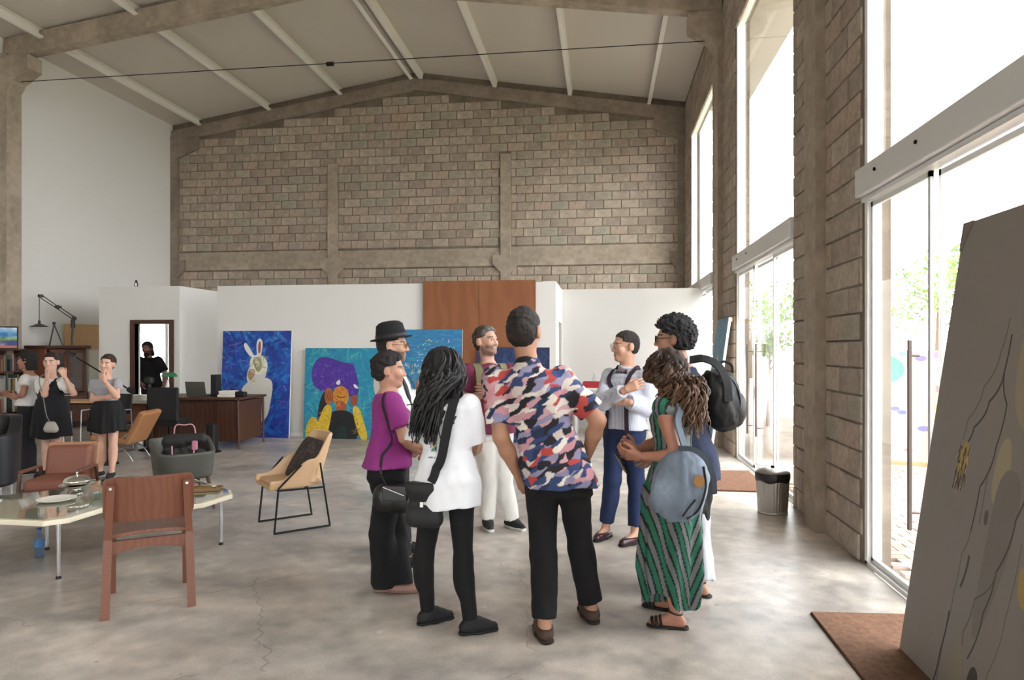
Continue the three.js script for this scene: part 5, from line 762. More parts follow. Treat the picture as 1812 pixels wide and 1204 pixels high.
// ---------------------------------------------------------------- desk corner
{
  const o = thing('desk', 'dark wooden writing desk in front of the blue donkey painting', 'desk', [-6.2, 0, -10.05]), m = M.woodDark;
  part('top', metreUV(box(1.5, .035, .85, 0, .765, 0, .005)), m, o); part('modesty_panel', metreUV(box(1.1, .58, .02, -.05, .45, .3)), m, o);
  for (const x of [-.6, .52]) { const c = part('pedestal', metreUV(box(.36, .62, .7, x, .42, 0, .006)), m, o); for (let i = 0; i < 3; i++) { const d = part('drawer', metreUV(box(.32, .18, .012, x, .2 + i * .2, -.356)), m, c); } }
  for (const [x, z] of [[-.72, .38], [.72, .38], [-.72, -.38], [.72, -.38]]) part('leg', rod([x, 0, z], [x * .98, .75, z], .014, .022), m, o);
  const Y = .783, D = (x, z) => [-6.2 + x, Y, -10.05 + z];
  const lp = thing('banker_lamp', 'green glass banker lamp on the left end of the desk', 'lamp', D(-.62, .1)); part('base', lathe([[.001, 0], [.07, 0], [.072, .01], [.05, .02], [.012, .03]]), M.chrome, lp); part('stem', tube([[0, .02, 0], [.0, .16, 0], [-.02, .26, 0], [-.06, .32, 0], [-.02, .345, 0]], .007, 24, 8), M.chrome, lp); const gs = lathe([[.001, .06], [.03, .056], [.05, .04], [.06, .012], [.058, .0], [.054, .002], [.055, .012], [.045, .035], [.001, .052]], 28); gs.scale(2.2, 1.25, 1.1); gs.translate(.02, .3, .02); part('shade', gs, phys({ color: 0x1f7a45, roughness: .12, transmission: .25, thickness: 0, clearcoat: 1, side: THREE.DoubleSide }), lp, 'green glass shade');
  const ltp = thing('laptop', 'open grey laptop seen from behind on the desk', 'laptop', D(-.12, .12)); part('base', box(.32, .018, .22, 0, .01, -.08, .006), std(0x6b6a64, .4, .4), ltp); const sc = part('screen_lid', box(.33, .22, .012, 0, .11, 0, .005), std(0x66655d, .4, .4), ltp); sc.position.set(0, .015, .03); sc.rotation.x = .2;
  const sp = thing('speaker', 'tall narrow black speaker on the desk beside the laptop', 'speaker', D(.18, .1)); part('cabinet', box(.1, .34, .14, 0, .17, 0, .008), M.black, sp); part('grille', box(.085, .3, .006, 0, .17, .072), std(0x202022, .9), sp);
  [[.42, .15, .26, .035, 0xd9d3c6, 'thick pale book at the bottom of the pile on the desk'], [.43, .15, .24, .03, 0xb7a899, 'tan book in the middle of the pile on the desk'], [.42, .14, .25, .025, 0xe6e2da, 'white book on top of the pile on the desk']].reduce((y, [x, z, w, h, c, l], i) => { const p = D(x, z), b = thing('book', l, 'book', [p[0], p[1] + y, p[2]], .1 * i); part('cover', join([box(w, .003, .18, 0, .0015, 0), box(w, .003, .18, 0, h - .0015, 0), box(.004, h, .18, -w / 2, h / 2, 0)]), std(c, .6), b); part('pages', box(w - .01, h - .006, .17, 0, h / 2, 0), std(0xeae4d6, .9), b); return y + h; }, 0);
  const cam = thing('camera_case', 'small black case on the right end of the desk', 'case', D(.63, .15)); part('body', box(.16, .075, .1, 0, .04, 0, .02), M.black, cam); part('strap', tube([[-.07, .06, .05], [-.04, .09, .06], [.04, .09, .06], [.07, .06, .05]], .005, 16, 6), M.black, cam);
  const pap = thing('paper_stack', 'untidy stack of papers beside the banker lamp', 'papers', [-7.25, .695, -9.85]); for (let i = 0; i < 9; i++) { const g = box(.3, .011, .22, jit(.06), .006 + i * .0115, jit(.04)); g.rotateY(jit(.25)); part('sheet_bundle', g, std([0xd9d2c2, 0xc9c1b2, 0xe2ddd2][i % 3], .9), pap); }
  const sd = thing('side_cabinet', 'brown side cabinet with a pale top left of the desk', 'cabinet', [-7.38, 0, -9.9]); part('body', metreUV(box(.7, .5, .42, 0, .42, 0, .006)), M.woodMid, sd); part('top', box(.74, .02, .46, 0, .683, 0, .004), std(0xbdbab2, .3), sd); for (const [x, z] of [[-.3, .17], [.3, .17], [-.3, -.17], [.3, -.17]]) part('leg', rod([x, 0, z], [x, .18, z], .012, .016), M.blackMetal, sd); part('door', box(.33, .44, .012, -.17, .42, .214, .003), M.woodMid, sd); part('door', box(.33, .44, .012, .17, .42, .214, .003), M.woodMid, sd);
  const oc = thing('office_chair', 'black office chair pushed against the front of the desk', 'chair', [-6.35, 0, -9.25], .2); part('backrest', box(.44, .5, .07, 0, .72, .18, .03), std(0x161618, .8), oc); part('seat', box(.46, .08, .46, 0, .45, -.04, .03), std(0x161618, .8), oc); part('column', cyl(.022, .022, .34, 0, .25, -.03), M.blackMetal, oc); for (let i = 0; i < 5; i++) { const a = i * 1.2566, x = Math.cos(a) * .27, z = Math.sin(a) * .27; const f = part('base_spoke', rod([0, .1, -.03], [x, .06, z - .03], .018, .012), M.blackMetal, oc); part('caster', new THREE.SphereGeometry(.026, 10, 8).translate(x, .028, z - .03), M.black, f); }
  const st = thing('post_stand', 'slim black post on a round base in front of the doorway', 'stand', [-6.78, 0, -9.42]); part('base', lathe([[.001, .02], [.14, .016], [.15, .004], [.15, 0]]), M.black, st); part('post', cyl(.03, .035, 1.0, 0, .52, 0), M.black, st); part('head', box(.13, .1, .09, 0, 1.05, 0, .03), std(0x24281f, .7), st);
  const fan = thing('tower_heater', 'narrow black floor unit standing before the desk', 'heater', [-5.72, 0, -9.36]); part('foot', lathe([[.001, .02], [.12, .016], [.125, 0]]), M.black, fan); part('body', box(.13, .4, .13, 0, .22, 0, .02), M.black, fan);
}
// ---------------------------------------------------------------- along the left wall
{
  const o = thing('hutch', 'brown wooden glazed hutch carrying the jointed lamp', 'cabinet', [-10.34, 0, -11.75], Math.PI / 2), m = M.woodDark, mm = M.woodMid;
  part('base', metreUV(box(1.0, .62, .42, 0, .36, 0, .006)), m, o); part('plinth', box(1.02, .06, .44, 0, .03, 0), m, o); part('back_panel', box(.96, .86, .015, 0, 1.1, -.19), m, o); for (const x of [-.48, .48]) part('side_post', metreUV(box(.05, .86, .36, x, 1.1, -.02, .004)), mm, o); part('cornice', metreUV(box(1.1, .06, .46, 0, 1.555, 0, .01)), m, o);
  for (const x of [-.235, .235]) { const d = part('door', join([box(.05, .8, .02, x - .2, 1.1, .17), box(.05, .8, .02, x + .2, 1.1, .17), box(.45, .06, .02, x, 1.48, .17), box(.45, .06, .02, x, .72, .17)]), mm, o); part('pane', box(.36, .72, .004, x, 1.1, .168), glassPane, d); part('knob', new THREE.SphereGeometry(.012, 10, 8).translate(x + (x < 0 ? .2 : -.2), 1.08, .19), M.chrome, d); part('lower_door', box(.44, .5, .016, x, .36, .215, .004), mm, o); }
  for (const y of [.95, 1.25]) part('shelf', box(.92, .018, .32, 0, y, -.02), m, o);
  // jointed industrial lamp on a tripod
  const L = thing('jointed_lamp', 'black jointed lamp with a tripod foot and hanging metal shade on the hutch', 'lamp', [-10.3, 1.586, -11.62], Math.PI / 4), q = std(0x4a4d4a, .5, .6);
  for (const a of [0, 2.1, 4.2]) part('leg', rod([.14 * Math.cos(a) - .02, 0, .14 * Math.sin(a)], [-.02, .4, 0], .009, .012), q, L); part('hub', cyl(.03, .025, .05, -.02, .42, 0), q, L);
  part('post', rod([.26, 0, .02], [.28, .42, .02], .016, .02), q, L); part('swivel', join([cyl(.035, .04, .16, .28, .42, .02), new THREE.SphereGeometry(.045, 14, 10).translate(.3, .52, .02)]), q, L);
  part('lower_arm', join([rod([.3, .55, .04], [.05, .74, .04], .009), rod([.28, .5, 0], [.03, .7, 0], .009)]), q, L); part('elbow', join([new THREE.SphereGeometry(.04, 14, 10).translate(.04, .73, .02), rod([0, .74, -.02], [.09, .73, .06], .02)]), q, L); part('upper_arm', join([rod([.04, .74, .04], [-.22, .95, .04], .009), rod([.03, .7, 0], [-.24, .9, 0], .009)]), q, L); part('end_joint', join([cyl(.045, .045, .05, -.23, .93, .02).rotateX(0)]), q, L);
  part('suspension_rod', rod([-.25, .92, .02], [-.25, .46, .02], .006), q, L); part('shade', lathe([[.012, .47], [.022, .46], [.022, .41], [.05, .4], [.15, .355], [.15, .35], [.045, .39], [.012, .4]], 30).translate(-.25, 0, .02), std(0x4c504a, .5, .5, { side: THREE.DoubleSide }), L);
  const pb = thing('plywood_board', 'square pale plywood board propped on the white wall behind the lamp', 'board', [-10.56, 1.5, -12.62], Math.PI / 2); part('sheet', metreUV(box(.95, .52, .03, 0, .26, 0)), M.woodLight, pb); part('batten', box(.9, .05, .02, 0, .05, -.02), M.woodLight, pb);
  const wc = thing('white_cabinet', 'plain off-white cabinet against the wall under the plywood board', 'cabinet', [-10.36, 0, -12.68], Math.PI / 2); part('body', box(.72, 1.42, .4, 0, .78, 0, .006), std(0xcfc9b6, .6), wc); part('plinth', box(.7, .07, .36, 0, .035, 0), std(0x8a7a5a, .7), wc); part('door', box(.34, 1.3, .014, -.175, .8, .206, .003), std(0xd6d1c0, .55), wc); part('door', box(.34, 1.3, .014, .175, .8, .206, .003), std(0xd6d1c0, .55), wc);
  const bc = thing('bookcase', 'long dark bookcase along the left wall', 'bookcase', [-10.42, 0, -10.0], Math.PI / 2); const W = 1.9; part('back_panel', box(W, 1.5, .015, 0, .75, -.16), m, bc); for (const x of [-W / 2, 0, W / 2]) part('upright', metreUV(box(.03, 1.52, .34, x, .76, 0)), m, bc); for (const y of [.04, .4, .76, 1.12, 1.505]) part('shelf', metreUV(box(W, .03, .34, 0, y, 0)), m, bc);
  const ORD = ['first', 'second', 'third', 'fourth', 'fifth', 'sixth', 'seventh', 'eighth', 'ninth', 'tenth', 'eleventh', 'twelfth', 'thirteenth', 'fourteenth', 'fifteenth', 'sixteenth', 'seventeenth', 'eighteenth', 'nineteenth', 'twentieth', 'twenty-first', 'twenty-second', 'twenty-third', 'twenty-fourth'], cols = [0x8a8780, 0xb9b3a6, 0x3a3d46, 0x6a3030, 0x4c5a50, 0xcfcabd, 0x2a2a2e, 0x7a6a4a]; const bm = cols.map(c => std(c, .7)), pg = std(0xe0d9c8, .9);
  [['top', 1.135], ['second', .775], ['third', .415]].forEach(([w, y]) => { let n = 0, x = .28; while (x < .9) { const t = rr(.022, .05), h = rr(.2, .3), d = rr(.15, .2); if (Math.abs(x + t / 2) < .03) { x += .04; continue; } if (rnd() < .1) { x += .05; continue; } const k = (rnd() * 8) | 0, b = thing('book', `${['pale grey', 'stone', 'dark blue-grey', 'dark red', 'dull green', 'cream', 'black', 'olive'][k]} book, ${ORD[n++]} from the near end of the ${w} bookcase shelf`, 'book', [-10.42 + .06, y, -10.0 - x - t / 2], Math.PI / 2, `books on the ${w} shelf`); part('cover', join([box(.003, h, d, -t / 2 + .0015, h / 2, 0), box(.003, h, d, t / 2 - .0015, h / 2, 0), box(t, h, .003, 0, h / 2, d / 2)]), bm[k], b); part('pages', box(t - .006, h - .008, d - .01, 0, h / 2, -.004), pg, b); x += t + .003; } });
  const pic = thing('landscape_picture', 'small framed picture of a blue lake landscape on the bookcase', 'picture', [-10.3, 1.522, -10.35], .75); const pt = tex(128, 128, (u, v) => { const n = pfbm(u, v, 6, 3, 4); if (v < .12) return [190, 110, 90]; if (v < .34) return mixc([50, 60, 130], [200, 170, 170], clamp(n * 2 - .6)); if (v < .55) return mixc([70, 110, 60], [170, 190, 150], clamp(n * 2 - .5)); return mixc([30, 110, 180], [230, 240, 245], clamp((v - .55) * 1.4 + n * 1.2 - .5)); }, true, THREE.ClampToEdgeWrapping);
  part('frame', join([box(.62, .02, .025, 0, .01, 0), box(.62, .02, .025, 0, .38, 0), box(.02, .38, .025, -.3, .195, 0), box(.02, .38, .025, .3, .195, 0)]), M.black, pic); part('print', box(.58, .36, .012, 0, .195, 0), [M.black, M.black, M.black, M.black, std(0xffffff, .5, 0, { map: pt }), M.black], pic);
  const bt = thing('glass_bottle', 'clear bottle with a dark cap beside the lake picture', 'bottle', [-10.45, 1.522, -10.02]); part('body', lathe([[.001, 0], [.05, 0], [.055, .02], [.055, .3], [.03, .4], [.02, .5]], 20), clearGlass, bt); part('cap', cyl(.028, .028, .04, 0, .52, 0), M.black, bt);
  const bn = thing('bench', 'low dark bench with a pale board top along the wall', 'bench', [-9.2, 0, -10.6], .1); part('board', metreUV(box(1.3, .04, .4, 0, .62, 0)), M.woodLight, bn); part('apron', box(1.2, .16, .34, 0, .5, 0), M.woodDark, bn); for (const [x, z] of [[-.55, .15], [.55, .15], [-.55, -.15], [.55, -.15]]) part('leg', cyl(.016, .014, .44, x, .22, z), M.woodDark, bn);
  // two black chairs on chrome frames behind the young women
  [[-7.75, -8.6, .5, 'black sling chair with a chrome frame behind the young women'], [-7.3, -9.2, -.3, 'black low stool chair with chrome legs between the young women']].forEach(([x, z, a, l]) => { const c = thing('sling_chair', l, 'chair', [x, 0, z], a); part('seat', box(.46, .05, .44, 0, .42, 0, .02), M.black, c); const b = part('backrest', box(.46, .3, .04, 0, 0, 0, .018), M.black, c); b.position.set(0, .7, -.22); b.rotation.x = -.12; for (const q of [-.25, .25]) part('side_frame', polytube([[q, .01, .24], [q, .62, .22], [q, .62, -.2], [q, .01, -.24], [q, .01, .24]], .011), M.chrome, c); part('cross_tube', join([rod([-.25, .4, .18], [.25, .4, .18], .01), rod([-.25, .4, -.18], [.25, .4, -.18], .01), rod([-.25, .85, -.235], [.25, .85, -.235], .01)]), M.chrome, c); });
  const ml = thing('boom_lamp', 'thin black boom lamp slanting behind the young woman in grey', 'lamp', [-6.51, 0, -8.21]); part('base', lathe([[.001, .02], [.13, .016], [.14, 0]]), M.black, ml); part('post', rod([0, .02, 0], [0, 1.25, 0], .01), M.blackMetal, ml); part('boom', rod([-.46, 1.42, 0], [.34, .98, 0], .009), M.blackMetal, ml); part('head', (() => { const g = lathe([[.012, .1], [.03, .07], [.04, .0], [.036, .0], [.02, .06]], 18); g.rotateZ(1.07); g.translate(-.5, 1.45, 0); return g; })(), std(0x3b3a38, .5, .4), ml); part('counterweight', cyl(.035, .035, .08, 0, 0, 0).rotateZ(1.07).translate(.34, .98, 0), M.black, ml);
  const fg = thing('figurine', 'small black and white bird figurine on top of the office box', 'figurine', [-8.5, 2.661, -11.45]); part('body', lathe([[.001, 0], [.03, .005], [.035, .04], [.024, .085], [.001, .1]], 16), M.black, fg); part('belly', new THREE.SphereGeometry(.024, 12, 10).scale(1, 1.5, .6).translate(.01, .04, .022), M.white, fg); part('head', new THREE.SphereGeometry(.02, 12, 10).translate(0, .108, 0), M.black, fg);
}
// ---------------------------------------------------------------- recess on the right: side table with a red tray
{
  const o = thing('side_table', 'white side table by the recessed wall', 'table', [.15, 0, -12.55]); part('top', box(1.4, .04, .6, 0, .8, 0, .006), M.white, o); for (const [x, z] of [[-.62, .24], [.62, .24], [-.62, -.24], [.62, -.24]]) part('leg', box(.05, .78, .05, x, .39, z), M.white, o); part('shelf', box(1.3, .03, .52, 0, .3, 0), std(0xb0aba2, .6), o);
  const t = thing('red_tray', 'red tray on the side table behind the folded arms', 'tray', [.05, .821, -12.45]); part('base', box(.8, .012, .36, 0, .006, 0), std(0xb3202e, .4), t); part('lip', join([box(.8, .1, .012, 0, .05, .18), box(.8, .1, .012, 0, .05, -.18), box(.012, .1, .36, .4, .05, 0), box(.012, .1, .36, -.4, .05, 0)]), std(0xb3202e, .4), t);
  [[-.2, .26, 'tall clear bottle in the red tray'], [.08, .2, 'short clear bottle in the red tray']].forEach(([x, h, l]) => { const b = thing('tray_bottle', l, 'bottle', [.05 + x, .834, -12.45]); part('body', lathe([[.001, 0], [.035, 0], [.037, h * .6], [.014, h * .8], [.013, h]], 18), clearGlass, b); part('cap', cyl(.016, .016, .02, 0, h + .008, 0), M.alu, b); });
}
const FIG = {"floral": {"at": [-0.183, 0.0, -3.733], "h": 1.761, "pelvis": [-0.066, 0.883, 0.009], "neck": [-0.223, 1.441, 0.03], "head": [-0.241, 1.637, 0.032], "el": [[-0.36, 1.011, 0.078], [0.159, 1.15, 0.009]], "wr": [[-0.272, 0.801, -0.065], [0.095, 0.935, -0.114]], "kn": [[-0.137, 0.402, 0.018], [0.06, 0.419, -0.109]], "ft": [[-0.12, 0.0, 0.144], [0.12, 0.0, -0.144]], "pYaw": 185, "cYaw": 185, "hYaw": 164, "fYaw": [198, 200]},
 "black": {"at": [-0.84, 0.0, -3.657], "h": 1.544, "pelvis": [-0.006, 0.812, 0.001], "neck": [-0.018, 1.285, 0.002], "head": [-0.027, 1.429, 0.004], "el": [[-0.171, 1.027, 0.003], [0.126, 1.04, -0.037]], "wr": [[-0.106, 0.943, -0.188], [0.095, 0.94, -0.235]], "kn": [[-0.135, 0.398, 0.018], [0.081, 0.382, -0.011]], "ft": [[-0.131, 0.0, -0.051], [0.131, 0.0, 0.051]], "pYaw": 168, "cYaw": 165, "hYaw": 150, "fYaw": [125, 115]},
 "magenta": {"at": [-1.327, 0.0, -4.167], "h": 1.532, "pelvis": [-0.018, 0.779, 0.002], "neck": [-0.018, 1.263, 0.002], "head": [-0.011, 1.406, 0.001], "el": [[0.09, 0.956, -0.163], [0.128, 0.997, 0.144]], "wr": [[0.148, 0.9, -0.121], [0.168, 0.898, 0.008]], "kn": [[-0.005, 0.338, -0.1], [-0.044, 0.38, 0.056]], "ft": [[0.049, 0.0, 0.003], [-0.049, 0.0, -0.003]], "pYaw": 110, "cYaw": 115, "hYaw": 105, "fYaw": [95, 100]},
 "hat": {"at": [-1.456, 0.0, -4.816], "h": 1.682, "pelvis": [-0.045, 0.875, 0.006], "neck": [-0.074, 1.384, 0.01], "head": [-0.062, 1.567, 0.008], "el": [[-0.055, 1.12, -0.195], [0.032, 1.149, 0.147]], "wr": [[0.071, 1.191, -0.11], [0.112, 1.181, 0.036]], "kn": [[-0.042, 0.41, -0.095], [-0.006, 0.444, 0.051]], "ft": [[-0.046, 0.0, -0.167], [0.046, 0.0, 0.167]], "pYaw": 100, "cYaw": 100, "hYaw": 98, "fYaw": [95, 100]},
 "maroon": {"at": [-0.881, 0.0, -5.765], "h": 1.73, "pelvis": [-0.053, 0.904, 0.007], "neck": [-0.092, 1.404, 0.012], "head": [-0.103, 1.603, 0.034], "el": [[0.11, 1.067, 0.016], [-0.312, 1.083, 0.092]], "wr": [[-0.026, 1.212, 0.286], [-0.046, 1.181, 0.228]], "kn": [[0.043, 0.432, -0.006], [-0.082, 0.432, 0.011]], "ft": [[0.101, 0.0, -0.013], [-0.101, 0.0, 0.013]], "pYaw": 30, "cYaw": 28, "hYaw": 58, "hPitch": -8, "fYaw": [48, 20]},
 "susp": {"at": [0.142, 0.0, -5.507], "h": 1.686, "pelvis": [0.029, 0.884, -0.004], "neck": [0.056, 1.373, -0.007], "head": [0.038, 1.559, -0.005], "el": [[0.221, 1.072, 0.051], [-0.142, 1.111, 0.14]], "wr": [[-0.075, 1.171, 0.343], [0.036, 1.229, 0.298]], "kn": [[0.128, 0.476, -0.017], [-0.061, 0.485, 0.008]], "ft": [[0.115, 0.0, 0.065], [-0.115, 0.0, -0.065]], "pYaw": -30, "cYaw": -38, "hYaw": -68, "fYaw": [-45, -30]},
 "dress": {"at": [0.393, 0.0, -3.958], "h": 1.556, "pelvis": [0.01, 0.818, -0.001], "neck": [0.004, 1.269, -0.001], "head": [-0.031, 1.421, 0.004], "el": [[0.012, 0.953, 0.16], [-0.11, 0.922, -0.187]], "wr": [[-0.185, 0.937, 0.085], [-0.149, 0.961, -0.101]], "kn": [[-0.039, 0.435, 0.056], [0.014, 0.392, -0.103]], "ft": [[0.009, 0.0, 0.129], [-0.009, 0.0, -0.129]], "pYaw": -112, "cYaw": -118, "hYaw": -140, "fYaw": [-96, -110]},
 "curly": {"at": [0.564, 0.0, -4.415], "h": 1.686, "pelvis": [-0.01, 0.865, 0.001], "neck": [-0.077, 1.432, 0.01], "head": [-0.124, 1.604, 0.016], "el": [[-0.11, 1.054, 0.216], [-0.103, 1.006, -0.188]], "wr": [[-0.212, 0.952, 0.23], [-0.2, 0.901, -0.125]], "kn": [[0.019, 0.469, 0.048], [-0.041, 0.431, -0.095]], "ft": [[0.036, 0.0, 0.07], [-0.036, 0.0, -0.07]], "pYaw": -105, "cYaw": -105, "hYaw": -100, "fYaw": [-110, -100]},
 "skirt": {"at": [-5.869, 0.0, -7.376], "h": 1.476, "pelvis": [0.017, 0.782, -0.002], "neck": [-0.003, 1.179, 0.0], "head": [0.017, 1.355, -0.002], "el": [[0.272, 0.972, 0.165], [-0.119, 0.927, 0.066]], "wr": [[0.097, 1.202, 0.189], [0.272, 0.991, 0.165]], "kn": [[0.084, 0.337, -0.011], [-0.056, 0.337, 0.008]], "ft": [[0.096, 0.0, 0.023], [-0.096, 0.0, -0.023]], "pYaw": 5, "cYaw": 8, "hYaw": 12, "hRoll": -8, "fYaw": [20, -5]},
 "overall": {"at": [-6.596, 0.0, -7.387], "h": 1.502, "pelvis": [-0.01, 0.785, 0.001], "neck": [-0.003, 1.181, 0.0], "head": [-0.01, 1.372, 0.001], "el": [[0.314, 0.994, 0.019], [0.092, 0.957, 0.19]], "wr": [[0.256, 1.221, 0.107], [0.128, 1.224, 0.205]], "kn": [[0.064, 0.321, -0.009], [-0.064, 0.321, 0.009]], "ft": [[0.078, 0.0, -0.01], [-0.078, 0.0, 0.01]], "pYaw": 10, "cYaw": 8, "hYaw": 20, "fYaw": [15, 0]},
 "behind": {"at": [-7.0, 0.0, -7.481], "h": 1.515, "pelvis": [-0.0, 0.806, 0.0], "neck": [0.014, 1.209, -0.002], "head": [-0.021, 1.39, 0.003], "el": [[0.114, 1.028, 0.187], [-0.182, 1.002, -0.178]], "wr": [[-0.049, 0.94, 0.128], [-0.258, 0.952, -0.066]], "kn": [[0.014, 0.334, -0.002], [-0.014, 0.334, 0.002]], "ft": [[0.028, 0.0, -0.004], [-0.028, 0.0, 0.004]], "pYaw": -60, "cYaw": -60, "hYaw": -70, "fYaw": [-60, -60]},
 "door": {"at": [-8.623, 0.0, -12.065], "h": 1.648, "pelvis": [-0.011, 0.753, 0.001], "neck": [-0.065, 1.354, 0.009], "head": [-0.097, 1.528, 0.013], "el": [[0.27, 1.015, -0.036], [-0.27, 1.037, 0.036]], "wr": [[0.291, 0.803, 0.062], [-0.028, 0.808, 0.206]], "kn": [[0.108, 0.382, -0.014], [-0.097, 0.382, 0.013]], "ft": [[0.097, 0.0, -0.013], [-0.097, 0.0, 0.013]], "pYaw": 8, "cYaw": 8, "hYaw": 5, "hPitch": 5, "hRoll": 6, "fYaw": [15, -5]}};
// ---------------------------------------------------------------- the people
const gradF = (f, p) => { const e = .004; return vnorm([f(p[0] + e, p[1], p[2]) - f(p[0] - e, p[1], p[2]), f(p[0], p[1] + e, p[2]) - f(p[0], p[1] - e, p[2]), f(p[0], p[1], p[2] + e) - f(p[0], p[1], p[2] - e)]); };
const onSurf = (f, p, off) => { for (let i = 0; i < 14; i++) { const d = f(...p) - off; if (Math.abs(d) < .0006) break; p = vadd(p, gradF(f, p), -clamp(d, -.05, .05) * .8); } return p; };
function hugBand(f, pts, w, t, off, n = 16) {           // band pressed onto a surface along a guide line
  const cv = new THREE.CatmullRomCurve3(pts.map(p => V(...p))), Q = []; for (let i = 0; i <= n; i++) { const q = cv.getPoint(i / n); Q.push(onSurf(f, [q.x, q.y, q.z], off)); }
  return band(Q, w, t, q => gradF(f, [q.x, q.y, q.z]));
}
const ring = (c, R, r, tilt = [0, 1, 0]) => { const n = vnorm(tilt); return { f: (x, y, z) => { const p = [x - c[0], y - c[1], z - c[2]], h = vdot(p, n), q = Math.sqrt(Math.max(0, vdot(p, p) - h * h)); return Math.hypot(q - R, h * .6) - r; }, c, r: R + r * 2, k: .012 }; };
const bodyField = (c, e, hemY) => { const L = [torso(c.F, c.s, () => [e, e], hemY)]; for (let i = 0; i < 2; i++) L.push({ ...cap(c.sh[i], c.el[i], c.arm[0] + e, c.arm[1] + e), k: .04 }); return uni(L, .04); };
const world = (c, p) => vadd(c.F.at, p);
// cells of a warped mosaic
function mosaic(x, y, z) { const xi = Math.floor(x), yi = Math.floor(y), zi = Math.floor(z); let m = 9, id = 0; for (let a = -1; a < 2; a++) for (let b = -1; b < 2; b++) for (let e = -1; e < 2; e++) { const i = xi + a, j = yi + b, k = zi + e, d = Math.hypot(i + h3(i, j, k) - x, j + h3(i, j, k + 91) - y, k + h3(i + 57, j, k) - z); if (d < m) { m = d; id = h3(i * 7 + 1, j * 3 + 5, k * 11 + 2); } } return id; }

// 1 man in the patterned shirt, back turned, thumbs in his pockets
{
  const c = figure('floral', 'man seen from behind in a colourful patterned short-sleeved shirt and black trousers', { sex: 'm', skin: 0xb4856a, hair: { col: 0x2a211d }, hands: [[[.25, -.9, -.3], [.6, .2, -.7], .5], [[-.3, -.85, -.4], [-.7, .1, -.6], .5]] });
  hair(c, { th: .014, sideTh: .006, freq: 80, amp: .005, nape: -.1, burn: -.005, line: .05 });
  const pal = [0x33456f, 0xd9cfc6, 0xc58d95, 0x201d24, 0xb4443f, 0x8f8aa6, 0x33456f, 0xe6dccf, 0xc79a9e, 0x26304f, 0x221f27, 0xcdbfb6].map(lin);
  shirt(c, { hem: .80, sleeve: .78, ease: .016, flare: .016, cuff: .022, fold: .024, cell: .0062, neckY: .012, extra: [ring(vadd(c.F.neck, [0, .02, 0]), .06, .015)],
    col: (x, y, z) => { const a = x + .03 * noise(x * 26, y * 26, z * 26), b = y + .03 * noise(x * 21 + 7, y * 21, z * 21), u = a * .86 + b * .5, v = -a * .5 + b * .86; return pal[Math.floor(mosaic(u * 15, v * 36, z * 14) * 11.99)]; } });
  trousers(c, { color: 0x0c0c0f, ease: .010, hem: .02, r1: .07, r2: .07, fold: .012, waist: .93 });
  shoes(c, { color: 0x4b382d, sole: 0x2c211b, high: .07, soleT: .014 });
}
